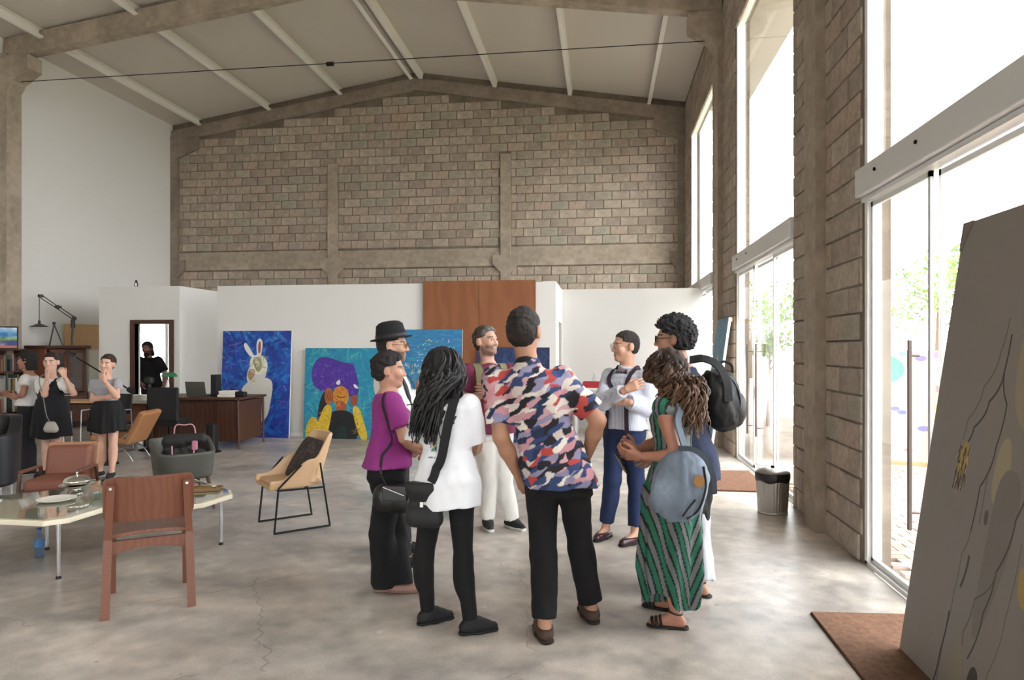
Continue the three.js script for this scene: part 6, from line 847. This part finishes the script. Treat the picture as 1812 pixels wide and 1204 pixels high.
// 2 woman with long black hair in a white T-shirt
{
  const c = figure('black', 'woman with long wavy black hair in a white printed T-shirt and black leggings', { sex: 'f', skin: 0xb98b72, hair: { col: 0x0e0c0d }, hands: [[[.6, .2, -.7], [.6, .2, .2], .5], [[.35, .25, -.75], [-.8, .1, .1], .6]] });
  hair(c, { th: .014, freq: 55, amp: .007, nape: -.12, burn: .03, cover: true, sy: .4 });
  const W = [.86, .87, .9], Y = lin(0xc9b45e), Gn = lin(0x5d9a55), Bl = lin(0x2f4f9c), Or = lin(0xb98a6a), Dk = lin(0x444f66);
  shirt(c, { hem: .69, sleeve: 1.0, ease: .022, flare: .014, flareD: .02, cuff: .028, fold: .02, cell: .0068, col: (x, y, z) => {
    if (z > .09 && y < 1.063 && y > .99) { const pic = (x0) => { if (x < x0 || x > x0 + .042) return null; const u = (x - x0) / .042, v = (y - .99) / .073, n = noise(u * 4 + x0 * 50, v * 5); return n > .62 ? Bl : n > .48 ? Gn : n > .3 ? Y : Or; }; const q = pic(-.14) ?? pic(-.086); if (q) return q; }
    if (z > .09 && Math.abs(y - .958) < .004 && x > -.1 && x < -.02 && noise(x * 160, 3) > .45) return Dk;
    if (z > .09 && Math.abs(y - .942) < .008 && Math.abs(x + .004) < .012) return Bl; return W; } });
  trousers(c, { name: 'leggings', color: 0x0a0a0c, ease: .004, hem: .0, r2: .043 * c.s, fold: .004, waist: .86 });
  shoes(c, { color: 0x17171a, sole: 0x1c1c1e, high: .1, w: .9, laces: 0x2b2b2e });
  const R = [], col = lin(0x0e0c0d); for (let i = 0; i < 190; i++) {
    const a = rr(-1.9, 1.9), e = rr(-.4, 1.1), root = c.inHead(Math.sin(a) * .085 * Math.cos(e * .6), .02 + .075 * Math.sin(e), -.02 - Math.cos(a) * .1 * Math.cos(e * .6));
    const t = a / 1.9, x = c.F.head[0] - .035 - t * .15 * rr(.5, 1), y = rr(1.0, 1.2) + .05 * Math.abs(t), back = c.F.neck[2] + .12 - Math.abs(t) * .05 + rr(-.015, .025);
    R.push([root, vadd([c.F.head[0], c.F.head[1] - .03 + rr(-.02, .02), c.F.head[2]], vnorm([-Math.sin(a - .5) * 1, 0, Math.cos(a - .5)]), rr(.1, .112)), [c.F.head[0] - t * .105 * rr(.8, 1.1) - .01, 1.3 + rr(-.03, .03), back - .02 + rr(-.02, .02)], [x, y, back]]); }
  for (let i = 0; i < 70; i++) { const g = rr(-2.2, 2.2), yw = c.F.hYaw * DEG, dir = [-Math.sin(yw + g), 0, -Math.cos(yw + g)], h = c.F.head, top = c.inHead(rr(-.01, .01), .122, rr(-.03, .05)), b = c.F.neck[2] + .11; R.push([top, vadd(vadd(h, [0, .085, 0]), dir, .072), vadd(vadd(h, [0, .02, 0]), dir, .1), vadd(vadd(h, [0, -.06, 0]), dir, .104), [h[0] + dir[0] * .11 - .02, 1.27, Math.max(b - .05, h[2] + dir[2] * .11)], [h[0] + dir[0] * .12 - .035, (dir[0] > .1 ? 1.13 : 1.03) + rr(.0, .12), b + rr(.0, .025)]]); }
  part('hair_locks', glue(locks(c, R, col, .0125, .014, 2.4)), std(0xffffff, .42, 0, { vertexColors: true }), c.root);
  // her bag and strap
  const f = bodyField(c, .05, .6), bag = thing('shoulder_bag', 'black shoulder bag hanging at the hip of the black-haired woman', 'bag', world(c, [-.105, .6, .13])), toB = p => vsub(p, [-.105, .6, .13]);
  const L = [cap([-.05, .04, 0], [.05, .04, .0], .055, .055), cap([-.052, .2, 0], [.052, .2, 0], .05, .05)], u = uni(L, .12); part('bag_body', nets((x, y, z) => Math.max(u(x, y, z * 1.4) + folds(x, y, z, .008, 2), y - .23), bounds(L), .009), std(0x17171a, .6), bag);
  part('clasp', box(.02, .03, .008, 0, .12, .046, .003), M.chrome, bag);
  const g = hugBand(f, [[.06, 1.27, .06], [.045, 1.2, .2], [-.01, 1.0, .22], [-.07, .86, .22]], .05, .006, .006); g.translate(.105, -.6, -.13); part('strap', g, std(0x1a1a1c, .8), bag);
}
// 3 woman in a magenta T-shirt
{
  const c = figure('magenta', 'short-haired woman in a magenta T-shirt and black flared trousers', { sex: 'f', skin: 0xc0917a, hair: { col: 0x1c1416 }, thick: 1.1, hands: [[[.4, .5, -.3], [.1, .3, .9], .5], [[.5, .55, .1], [-.1, .2, -.9], .55]] });
  hair(c, { th: .021, freq: 45, amp: .009, nape: -.085, burn: -.012, line: .066 });
  shirt(c, { hem: .80, sleeve: .72, ease: .02, flare: .025, belly: .02, cuff: .02, fold: .014, color: 0x8e2f7c, rough: .85, extra: [ring(vadd(c.F.neck, [0, -.004, 0]), .056, .009)] });
  trousers(c, { color: 0x0b0b0e, ease: .014, hem: -.035, r1: .075, r2: .088, wide: true, fold: .014, waist: .88 });
  shoes(c, { color: 0xb08a80, sole: 0x8a6a60, high: .06, soleT: .016 });
  const f = bodyField(c, .035, .6), o = [.1, .55, .2], bag = thing('handbag', 'black leather handbag on a thin strap beside the magenta T-shirt', 'bag', world(c, o));
  const L = [cap([-.085, .06, 0], [.085, .06, 0], .06, .06), cap([-.08, .13, 0], [.08, .13, 0], .05, .05)], u = uni(L, .08); part('bag_body', nets((x, y, z) => u(x, y, z * 1.3) + folds(x, y, z, .014, 2), bounds(L), .009), std(0x151517, .38), bag);
  part('flap', box(.15, .09, .01, 0, .13, .058, .004), std(0x1b1b1e, .35), bag); part('zip', rod([-.07, .165, .06], [.06, .12, .066], .004), M.chrome, bag);
  const g = hugBand(f, [[.015, 1.27, .17], [.0, 1.15, .25], [.0, .95, .27], [.02, .78, .27]], .016, .004, .003); g.translate(-o[0], -o[1], -o[2]); part('strap', join([g, rod(vsub([.02, .78, .265], o), [-.05, .15, .03], .007)]), std(0x161618, .6), bag);
}
// 4 man in the hat
{
  const c = figure('hat', 'man in a black felt hat, round glasses and white shirt', { sex: 'm', skin: 0xc79c84, hair: { col: 0x201813 }, beard: .75, hands: [[[.5, .5, 0], [0, .3, 1], .5], [[.5, .5, 0], [0, .3, -1], .5]] });
  hair(c, { th: .01, freq: 80, amp: .004, nape: -.07, burn: .0 });
  glasses(c, { color: 0x6b4a30, lens: phys({ color: 0xd6a878, transmission: .8, thickness: 0, roughness: 0 }) });
  shirt(c, { hem: .82, sleeve: 1.85, ease: .018, flare: .02, fold: .016, color: 0xe9e7e4 });
  trousers(c, { color: 0x16161a, ease: .012, hem: -.01, r2: .07 });
  shoes(c, { color: 0x18181a, sole: 0x0f0f10, high: .075 });
  const H = part('hat', c.place(join([lathe([[.001, .178], [.04, .183], [.062, .176], [.082, .158], [.092, .1], [.0965, .058]], 36), lathe([[.0965, .058], [.11, .052], [.128, .055], [.131, .061], [.126, .066], [.108, .06], [.0965, .064]], 36)].map(g => { g.scale(1, 1, 1.16); g.rotateX(-.14); g.translate(0, -.012, -.006); return g; }))), std(0x17161a, .95, 0, { side: THREE.DoubleSide }), c.root);
  part('hat_band', c.place((() => { const g = lathe([[.0975, .06], [.0955, .088]], 36); g.scale(1, 1, 1.16); g.rotateX(-.14); g.translate(0, -.012, -.006); return g; })()), std(0x0c0c0d, .6, 0, { side: THREE.DoubleSide }), H);
  const f = bodyField(c, .03, .7); part('suspender', join([hugBand(f, [[.0, 1.42, .13], [.1, 1.3, .16], [.13, 1.1, .14], [.12, .95, .13]], .04, .005, .008), hugBand(f, [[-.02, 1.42, -.1], [.1, 1.3, -.08], [.13, 1.1, -.08], [.12, .95, -.08]], .04, .005, .008)]), std(0x222229, .8), c.root);
}
// 5 man in maroon with an olive backpack
{
  const c = figure('maroon', 'bearded man in a maroon T-shirt and white trousers, arms folded, looking right', { sex: 'm', skin: 0xc49a84, hair: { col: 0x33271f }, beard: .62, beardCol: 0x4b4038, hands: [[[-.8, .15, .1], [.1, -.2, -.9], .35], [[.85, .2, .15], [-.1, -.3, -.9], .45]] });
  hair(c, { th: .016, freq: 60, amp: .007, nape: -.07, burn: -.008, line: .052, grey: 0x8d8680 });
  shirt(c, { hem: .82, sleeve: .62, ease: .016, flare: .016, belly: .015, cuff: .016, fold: .012, color: 0x6e2944, extra: [ring(vadd(c.F.neck, [0, -.002, 0]), .062, .009)] });
  trousers(c, { color: 0xdedbd5, ease: .016, hem: -.005, r1: .075, r2: .07, fold: .018, waist: .9 });
  shoes(c, { color: 0x1e2124, sole: 0xcfcdc8, high: .08, soleT: .02, laces: 0x44484c });
  const f = bodyField(c, .022, .7), o = vadd(c.F.neck, [-.08, -.5, -.24]), bag = thing('backpack', 'olive backpack on the back of the man in maroon', 'backpack', world(c, o));
  const mk = (q) => { const A = vadd(vadd(c.F.neck, c.cs, q * .1), [0, -.035, 0]), fw = c.fwd(c.F.cYaw); const g = hugBand(f, [vadd(A, fw, -.1), vadd(A, [0, .02, 0]), vadd(vadd(A, fw, .1), [0, -.08, 0]), vadd(vadd(vadd(A, fw, .12), c.cs, q * .02), [0, -.22, 0]), vadd(vadd(vadd(A, fw, .05), c.cs, q * .07), [0, -.34, 0])], .062, .012, .012); g.translate(-o[0], -o[1], -o[2]); return g; };
  part('strap', mk(1), std(0x7b7857, .9), bag); part('strap', mk(-1), std(0x7b7857, .9), bag);
  const bw = c.fwd(c.F.cYaw), ctr = vsub(vadd(vadd(c.F.neck, bw, -.22), [0, -.27, 0]), o), L = [{ ...ell(ctr, [.15, .23, .1]) }]; part('pack', nets((x, y, z) => { const dx = x - ctr[0], dz = z - ctr[2], yw = c.F.cYaw * DEG, lx = dx * Math.cos(yw) - dz * Math.sin(yw), lz = dx * Math.sin(yw) + dz * Math.cos(yw); return (Math.pow((Math.abs(lx) / .15) ** 3 + (Math.abs(y - ctr[1]) / .23) ** 3 + (Math.abs(lz) / .09) ** 3, 1 / 3) - 1) * .09 + folds(x, y, z, .01, 2); }, bounds(L, .06), .012), std(0x6c6a4d, .9), bag);
}
// 6 man with suspenders
{
  const c = figure('susp', 'man with suspenders and bow tie over a pale blue shirt, arms folded', { sex: 'm', skin: 0xcfa088, hair: { col: 0x2b2422 }, hands: [[[-.85, .1, -.2], [.1, -.3, -.9], .5], [[.75, .35, .1], [.1, -.2, -.9], .45]] });
  hair(c, { th: .006, freq: 110, amp: .0025, nape: -.06, burn: -.004, line: .055, grey: 0x4a423e });
  glasses(c, { color: 0xb09a80 });
  shirt(c, { hem: .9, sleeve: 1.86, ease: .016, flare: .006, fold: .016, cuff: .014, cell: .0075, rough: .8, extra: [ring(vadd(c.F.neck, [0, .012, 0]), .062, .013)], col: (x, y, z) => { const st = Math.sin((x * .8 - z * .6) * 520) > .2 ? 1 : 0; return mixc([.56, .6, .72], [.74, .77, .86], st); } });
  trousers(c, { color: 0x1d2b4f, ease: .008, hem: .055, r1: .068, r2: .058, fold: .01, waist: .955 });
  shoes(c, { color: 0x3a1b20, sole: 0x18100f, high: .062, soleT: .013, rough: .28 });
  const f = bodyField(c, .026, .8), fw = c.fwd(c.F.cYaw), N = c.F.neck, g = []; for (const q of [1, -1]) { const A = vadd(vadd(N, c.cs, q * .085), [0, -.03, 0]); g.push(hugBand(f, [vadd(A, fw, -.13), vadd(A, [0, .03, 0]), vadd(vadd(A, fw, .12), [0, -.1, 0]), vadd(vadd(A, fw, .13), [0, -.3, 0]), vadd(vadd(A, fw, .12), [0, -.47, 0])], .034, .005, .008)); g.push(hugBand(f, [vadd(vadd(A, fw, -.13), [0, -.1, 0]), vadd(vadd(vadd(A, fw, -.14), c.cs, q * .01), [0, -.3, 0]), vadd(vadd(A, fw, -.12), [0, -.46, 0])], .034, .005, .008)); }
  part('suspender', join(g), std(0x2e2030, .7), c.root);
  const bt = vadd(vadd(N, fw, .078), [0, -.022, 0]), tie = []; for (const q of [1, -1]) { const e = new THREE.ConeGeometry(.026, .055, 4); e.rotateZ(q * Math.PI / 2); e.scale(1, 1, .4); e.rotateY(c.F.cYaw * DEG); e.translate(...vadd(bt, c.cs, q * .025)); tie.push(e); } const kn = new THREE.SphereGeometry(.012, 10, 8); kn.translate(...bt); tie.push(kn); part('bow_tie', join(tie), std(0x4d5068, .8), c.root);
}
// 7 woman in the striped dress
const tG = lin(0x2a7259), tK = lin(0x17191b), tS = lin(0x77797b);
{
  const c = figure('dress', 'woman with long curly brown hair in a sleeveless green striped long dress', { sex: 'f', skin: 0xb78069, hair: { col: 0x35231a }, hands: [[[-.9, .1, .1], [.1, .5, -.8], .65], [[-.7, .35, .2], [.3, .2, .9], .7]] });
  hair(c, { th: .016, freq: 50, amp: .008, nape: -.12, burn: .045, cover: true, sy: .5 });
  const strip = (x, y, z) => { let q; if (y > .8) q = x * .7 + z * .7; else { const a = x - .085; q = a < 0 ? x + .3 * y - z * .25 : -x * .8 + .32 * y + .15; } q += .004 * noise(x * 12, y * 8, z * 12); const t = ((q / .062) % 1 + 1) % 1; return t < .36 ? tG : t < .48 ? tK : t < .84 ? tS : tK; };
  shirt(c, { name: 'dress_top', hem: .7, sleeve: 0, ease: .012, flare: .02, fold: .012, cell: .0068, col: strip, neckY: -.03 });
  skirt(c, { name: 'dress_skirt', cell: .0068, n: 8, pleat: .022, fold: .02, wave: .05, rings: [[.86, .165, .135, 0, 0], [.74, .195, .165, -.01, 0], [.5, .19, .175, -.01, 0], [.3, .175, .18, -.02, 0], [.13, .14, .155, -.015, 0]], col: strip });
  shoes(c, { sandal: true, color: 0x221d1b, sole: 0x1b1614 });
  const R = [], cl = (t, k) => mixc(lin(0x2e1f18), lin(0x8a6444), clamp(t * .9 - .15) * (.4 + .8 * k)), bk = c.fwd(c.F.cYaw); for (let i = 0; i < 240; i++) {
    const a = rr(-2.75, 2.75), e = rr(-.5, 1.2), root = c.inHead(Math.sin(a) * .085 * Math.cos(e * .6), .02 + .078 * Math.sin(e), -.02 - Math.cos(a) * .1 * Math.cos(e * .6)), t = a / 2.3;
    const tq = t < 0 ? t * 1.6 : t * 1.3, dir = vadd(vadd([0, 0, 0], bk, -Math.cos(tq)), c.cs, -Math.sin(tq)), rad = rr(.1, .15), y = rr(1.1, 1.28) - .06 * Math.cos(t * 1.5);
    const o0 = vadd(c.F.neck, [.025, 0, 0]); R.push([root, vadd(vadd(c.F.head, [0, -.035 + rr(-.03, .02), 0]), dir, rr(.098, .116)), vadd([o0[0], 1.33 + rr(-.04, .05), o0[2]], dir, rad * .95), vadd([o0[0], y, o0[2]], dir, rad * 1.1)]); }
  for (let i = 0; i < 110; i++) { const g = rr(-2.6, 2.6), dir = vadd(vadd([0, 0, 0], bk, -Math.cos(g)), c.cs, -Math.sin(g)), h = c.F.head, top = c.inHead(rr(-.012, .012), .122, rr(-.03, .05)), o0 = vadd(c.F.neck, [.02, 0, 0]), gd = clamp(g, -1.9, 1.9), d2 = vadd(vadd([0, 0, 0], bk, -Math.cos(gd)), c.cs, -Math.sin(gd)); R.push([top, vadd(vadd(h, [0, .085, 0]), dir, .075), vadd(vadd(h, [0, .03, 0]), dir, .104), vadd(vadd(h, [0, -.05, 0]), dir, .112), vadd([o0[0], 1.33, o0[2]], d2, rr(.1, .13)), vadd([o0[0], rr(1.12, 1.26), o0[2]], d2, rr(.11, .15))]); }
  part('hair_locks', glue(locks(c, R, cl, .0105, .017, 4.2, 'lock', 36)), std(0xffffff, .5, 0, { vertexColors: true }), c.root);
  // phone in her hands
  const ph = thing('phone', 'dark phone held by the woman in the striped dress', 'phone', world(c, vadd(c.wr[0], [-.1, -.045, .0]))); const pb = part('case', box(.012, .15, .075, 0, 0, 0, .005), std(0x1b1718, .4), ph); part('screen', box(.002, .138, .067, .007, 0, 0), std(0x0b0b0d, .1), pb); ph.rotation.set(.5, .5, .4);
  // her pale denim backpack, slung low on one side
  const o = [.03, .58, .2], bag = thing('denim_backpack', 'pale blue denim backpack slung low on the woman in the striped dress', 'backpack', world(c, o)), yw = .35, tilt = -.35;
  const loc = (x, y, z) => { const a = x * Math.cos(yw) - z * Math.sin(yw), b = x * Math.sin(yw) + z * Math.cos(yw), yy = y - .23; return [a * Math.cos(tilt) + yy * Math.sin(tilt), -a * Math.sin(tilt) + yy * Math.cos(tilt), b]; };
  const bf = (x, y, z) => { const [a, b, d] = loc(x, y, z), w = .155 - .35 * Math.max(0, b - .05) * .6; return (Math.pow((Math.abs(a) / w) ** 2.5 + (Math.abs(b) / .205) ** 2.5 + (Math.abs(d) / .085) ** 2.5, .4) - 1) * .085 + folds(x, y, z, .016, 1.6); };
  part('pack', nets(bf, [[-.27, -.05, -.22], [.27, .5, .22]], .008, (x, y, z) => { const n = noise(x * 60, y * 60, z * 60), m = noise(x * 9, y * 9, z * 9 + 3), w = .85 + .3 * n * m; return [.235 * w, .285 * w, .36 * w].map(v => v * (1 + .6 * (m - .5))); }), painted(.9), bag);
  const pt = onSurf(bf, [.085, .26, .12], .003), pn = gradF(bf, pt), disc = cyl(.032, .032, .006, 0, 0, 0, 24); disc.applyQuaternion(new THREE.Quaternion().setFromUnitVectors(V(0, 1, 0), V(...pn))); disc.translate(...pt); part('patch', disc, std(0xb5834f, .7), bag, 'round tan leather patch');
  part('zip', tube([[.13, .34, .06], [.15, .22, .09], [.12, .1, .1], [.04, .03, .1]].map(p => onSurf(bf, p, .003)), .006, 30, 6), std(0x222428, .7), bag); part('pocket_zip', tube([[.09, .15, .12], [.045, .11, .12], [.0, .065, .12]].map(p => onSurf(bf, p, .003)), .005, 16, 6), std(0x1b1d20, .7), bag);
  const fS = bodyField(c, .024, .6); const g1 = hugBand(fS, [[.055, .9, .18], [.03, 1.05, .19], [.0, 1.16, .16], [.02, 1.26, .06]], .045, .01, .008); g1.translate(-o[0], -o[1], -o[2]); part('strap', g1, std(0x6d7b88, .9), bag);
  part('strap', band([[-.02, .43, .05], [.05, .43, .08], [.11, .39, .1], [.15, .3, .1], [.16, .2, .09]], .028, .008, [.3, .2, 1]), std(0x4c565f, .9), bag);
}
// 8 man with dark curls and a black backpack
{
  const c = figure('curly', 'man with dark curly hair and glasses behind the woman in the striped dress', { sex: 'm', skin: 0xb98a70, hair: { col: 0x19171a }, hands: [[[-.6, -.6, 0], [0, .2, -1], .4], [[-.6, -.6, 0], [0, .2, 1], .4]] });
  hair(c, { th: .034, freq: 30, amp: .008, curl: true, nape: -.07, burn: .0, line: .075, fz: .012, box: [[-.16, -.15, -.19], [.16, .19, .16]] });
  glasses(c, { color: 0x26211f });
  shirt(c, { hem: .72, sleeve: .7, ease: .02, flare: .02, fold: .014, color: 0x232b45 });
  trousers(c, { color: 0xb9b9be, ease: .014, hem: .03, r1: .085, r2: .088, wide: true, fold: .018 });
  shoes(c, { sandal: true, color: 0x1d1a19 });
  const sc = part('jacket', (() => { const L = [cap([.03, .86, .08], [.06, .5, .09], .07, .045), cap([.0, .84, .1], [.02, .6, .13], .05, .05)], u = uni(L, .05); return nets((x, y, z) => u(x, y, z) + folds(x, y, z, .03, 1.4), bounds(L), .011); })(), cloth(0x141416), c.root, 'black garment tied at the waist');
  const o = [.1, 1.08, -.02], bag = thing('black_backpack', 'black nylon backpack on the curly-haired man, in front of the leaning canvas', 'backpack', world(c, o));
  const bf = (x, y, z) => { const a = x - .07, b = y - .14, t = .18, p = a * Math.cos(t) + b * Math.sin(t), q = -a * Math.sin(t) + b * Math.cos(t); return (Math.pow((Math.abs(p) / .125) ** 2.4 + (Math.abs(q) / .2) ** 2.4 + (Math.abs(z) / .15) ** 2.4, 1 / 2.4) - 1) * .12 + folds(x, y, z, .02, 1.6); };
  part('pack', nets(bf, [[-.12, -.12, -.21], [.26, .4, .21]], .009), std(0x191a1c, .6), bag);
  part('pocket', nets((x, y, z) => Math.max(bf(x, y, z) - .018, (Math.pow(((x - .15) / .1) ** 2 + ((y - .08) / .12) ** 2 + (z / .12) ** 2, .5) - 1) * .1), [[.0, -.1, -.16], [.3, .25, .16]], .009), std(0x212224, .55), bag);
  part('zip', tube([[.02, .3, .13], [.12, .31, .12], [.19, .22, .12], [.2, .1, .12], [.15, -.02, .11]].map(p => onSurf(bf, p, .003)), .006, 30, 6), std(0x3b3d40, .5), bag);
  part('strap', band([[-.12, .39, .06], [-.04, .4, .09], [.04, .36, .12], [.09, .26, .14], [.1, .14, .15]], .05, .012, [.2, .6, 1]), std(0x2a2b2d, .8), bag); part('loop', tube([[.05, .34, .02], [.09, .38, .02], [.14, .36, .02], [.15, .31, .02]], .009, 16, 6), std(0x232426, .8), bag);
}
// 9 girl in a grey T-shirt and black skirt
{
  const c = figure('skirt', 'young woman in a grey T-shirt and black skirt resting her chin on her hand', { sex: 'f', fine: 1.35, skin: 0xcfa28c, hair: { col: 0x3a2519 }, hands: [[[-.25, .75, .1], [-.1, .2, -.9], .8], [[.85, .15, .2], [0, -.2, -.9], .3]] });
  hair(c, { th: .012, freq: 50, amp: .006, nape: -.1, burn: .0, line: .066, blob: (x, y, z) => Math.hypot(x, y + .03, z + .1) - .045 });
  shirt(c, { hem: .86, sleeve: .55, ease: .014, flare: .02, cuff: .018, fold: .016, color: 0x9b9b9e });
  skirt(c, { color: 0x101012, pleat: .016, n: 11, rings: [[.92, .145, .12, 0, 0], [.8, .19, .15, 0, 0], [.55, .215, .18, 0, 0]] });
  shoes(c, { color: 0x151518, sole: 0xb9b9b9, high: .08 });
}
// 10 girl in a black pinafore
{
  const c = figure('overall', 'young woman in a black pinafore dress over a white T-shirt, hands raised to her face', { sex: 'f', fine: 1.35, skin: 0xd0a692, hair: { col: 0x2a1b14 }, hands: [[[-.3, .75, .1], [-.7, .1, -.5], .8], [[.05, .9, .05], [.2, .1, -.9], .75]] });
  hair(c, { th: .016, freq: 45, amp: .007, nape: -.12, burn: .01, line: .066, blob: (x, y, z) => Math.hypot(x * .8, (y + .09) * .55, z + .085) - .052, box: [[-.14, -.24, -.18], [.14, .16, .14]] });
  shirt(c, { hem: .86, sleeve: .62, ease: .018, flare: .014, cuff: .026, fold: .014, color: 0xdcdad6 });
  const bib = (x, y, z) => torsoBib(x, y, z); const T = torso(c.F, c.s, (t) => [.03, .032], .84, 1.27), torsoBib = (x, y, z) => { const lx = x - (c.F.neck[0]), neckline = y - 1.06 - 3.2 * Math.max(0, Math.abs(lx) - .045) ; return Math.max(T.f(x, y, z), Math.min(neckline, .2) > 0 ? Math.min(neckline, .05) : T.f(x, y, z)); };
  part('pinafore_bib', nets(bib, [[-.3, .8, -.3], [.35, 1.3, .3]], .0115), cloth(0x15151a), c.root);
  skirt(c, { name: 'pinafore_skirt', color: 0x121216, pleat: .014, n: 9, rings: [[.93, .155, .13, 0, 0], [.78, .195, .155, 0, 0], [.47, .225, .19, 0, 0]] });
  shoes(c, { color: 0x151518, high: .08 });
  const o = [.17, .54, .2], bag = thing('crossbody_bag', 'small pale grey bag hanging in front of the black pinafore', 'bag', world(c, o)), L = [cap([-.05, .05, 0], [.05, .05, 0], .045), cap([-.03, .11, 0], [.03, .11, 0], .03)], u = uni(L, .05); part('bag_body', nets((x, y, z) => u(x, y, z * 1.5), bounds(L), .01), std(0xb9b3ab, .7), bag);
  const g = tube([[-.05, 1.24, .02], [-.04, 1.17, .14], [.06, .95, .19], [.13, .75, .22], [.17, .67, .21]].map(p => vsub(p, o)), .005, 30, 6); part('strap', g, std(0x8d8780, .6, .3), bag);
}
// 11 person half hidden behind her
{
  const c = figure('behind', 'dark-haired person half hidden behind the young woman in the pinafore', { sex: 'f', fine: 1.5, skin: 0x9a6a55, hair: { col: 0x120d0c }, hands: [[[-.7, .2, 0], [0, .2, -1], .4], [[-.7, .2, 0], [0, .2, 1], .4]] });
  hair(c, { th: .022, freq: 40, amp: .009, nape: -.13, burn: .02, cover: true, blob: (x, y, z) => Math.hypot(x * .7, (y + .1) * .6, z + .06) - .07, box: [[-.16, -.25, -.2], [.16, .17, .14]] });
  shirt(c, { hem: .84, sleeve: .45, ease: .022, flare: .03, fold: .016, color: 0xcdc9c6 });
  trousers(c, { color: 0x15141a, ease: .012, hem: -.02, r2: .07 }); shoes(c, { color: 0x17171a });
}
// 12 man standing in the doorway
{
  const c = figure('door', 'long-haired bearded man in black standing in the office doorway', { sex: 'm', fine: 1.6, skin: 0xa97868, hair: { col: 0x2a1f1b }, beard: .95, thick: 1.12, hands: [[[-.2, -.8, .2], [-.6, 0, -.5], .5], [[.3, -.8, .3], [.6, 0, -.6], .5]] });
  hair(c, { th: .018, freq: 45, amp: .008, nape: -.16, burn: .012, cover: true, line: .066, blob: (x, y, z) => Math.hypot(x * .62, (y + .1) * .55, z + .045) - .062, box: [[-.16, -.26, -.18], [.16, .17, .14]] });
  part('beard', c.place(nets((x, y, z) => Math.hypot(x / 1.0, (y + .115) / 1.3, z - .06) - .045 + .012 * (noise(x * 60, y * 30, z * 60) - .5), [[-.07, -.2, 0], [.07, -.05, .13]], .008)), std(0x231915, .8), c.root);
  shirt(c, { hem: .78, sleeve: .8, ease: .03, flare: .035, belly: .03, fold: .016, color: 0x131316 });
  trousers(c, { color: 0x121214, ease: .02, hem: -.02, r2: .08 }); shoes(c, { color: 0x111113 });
}

renderer.render(scene, camera);
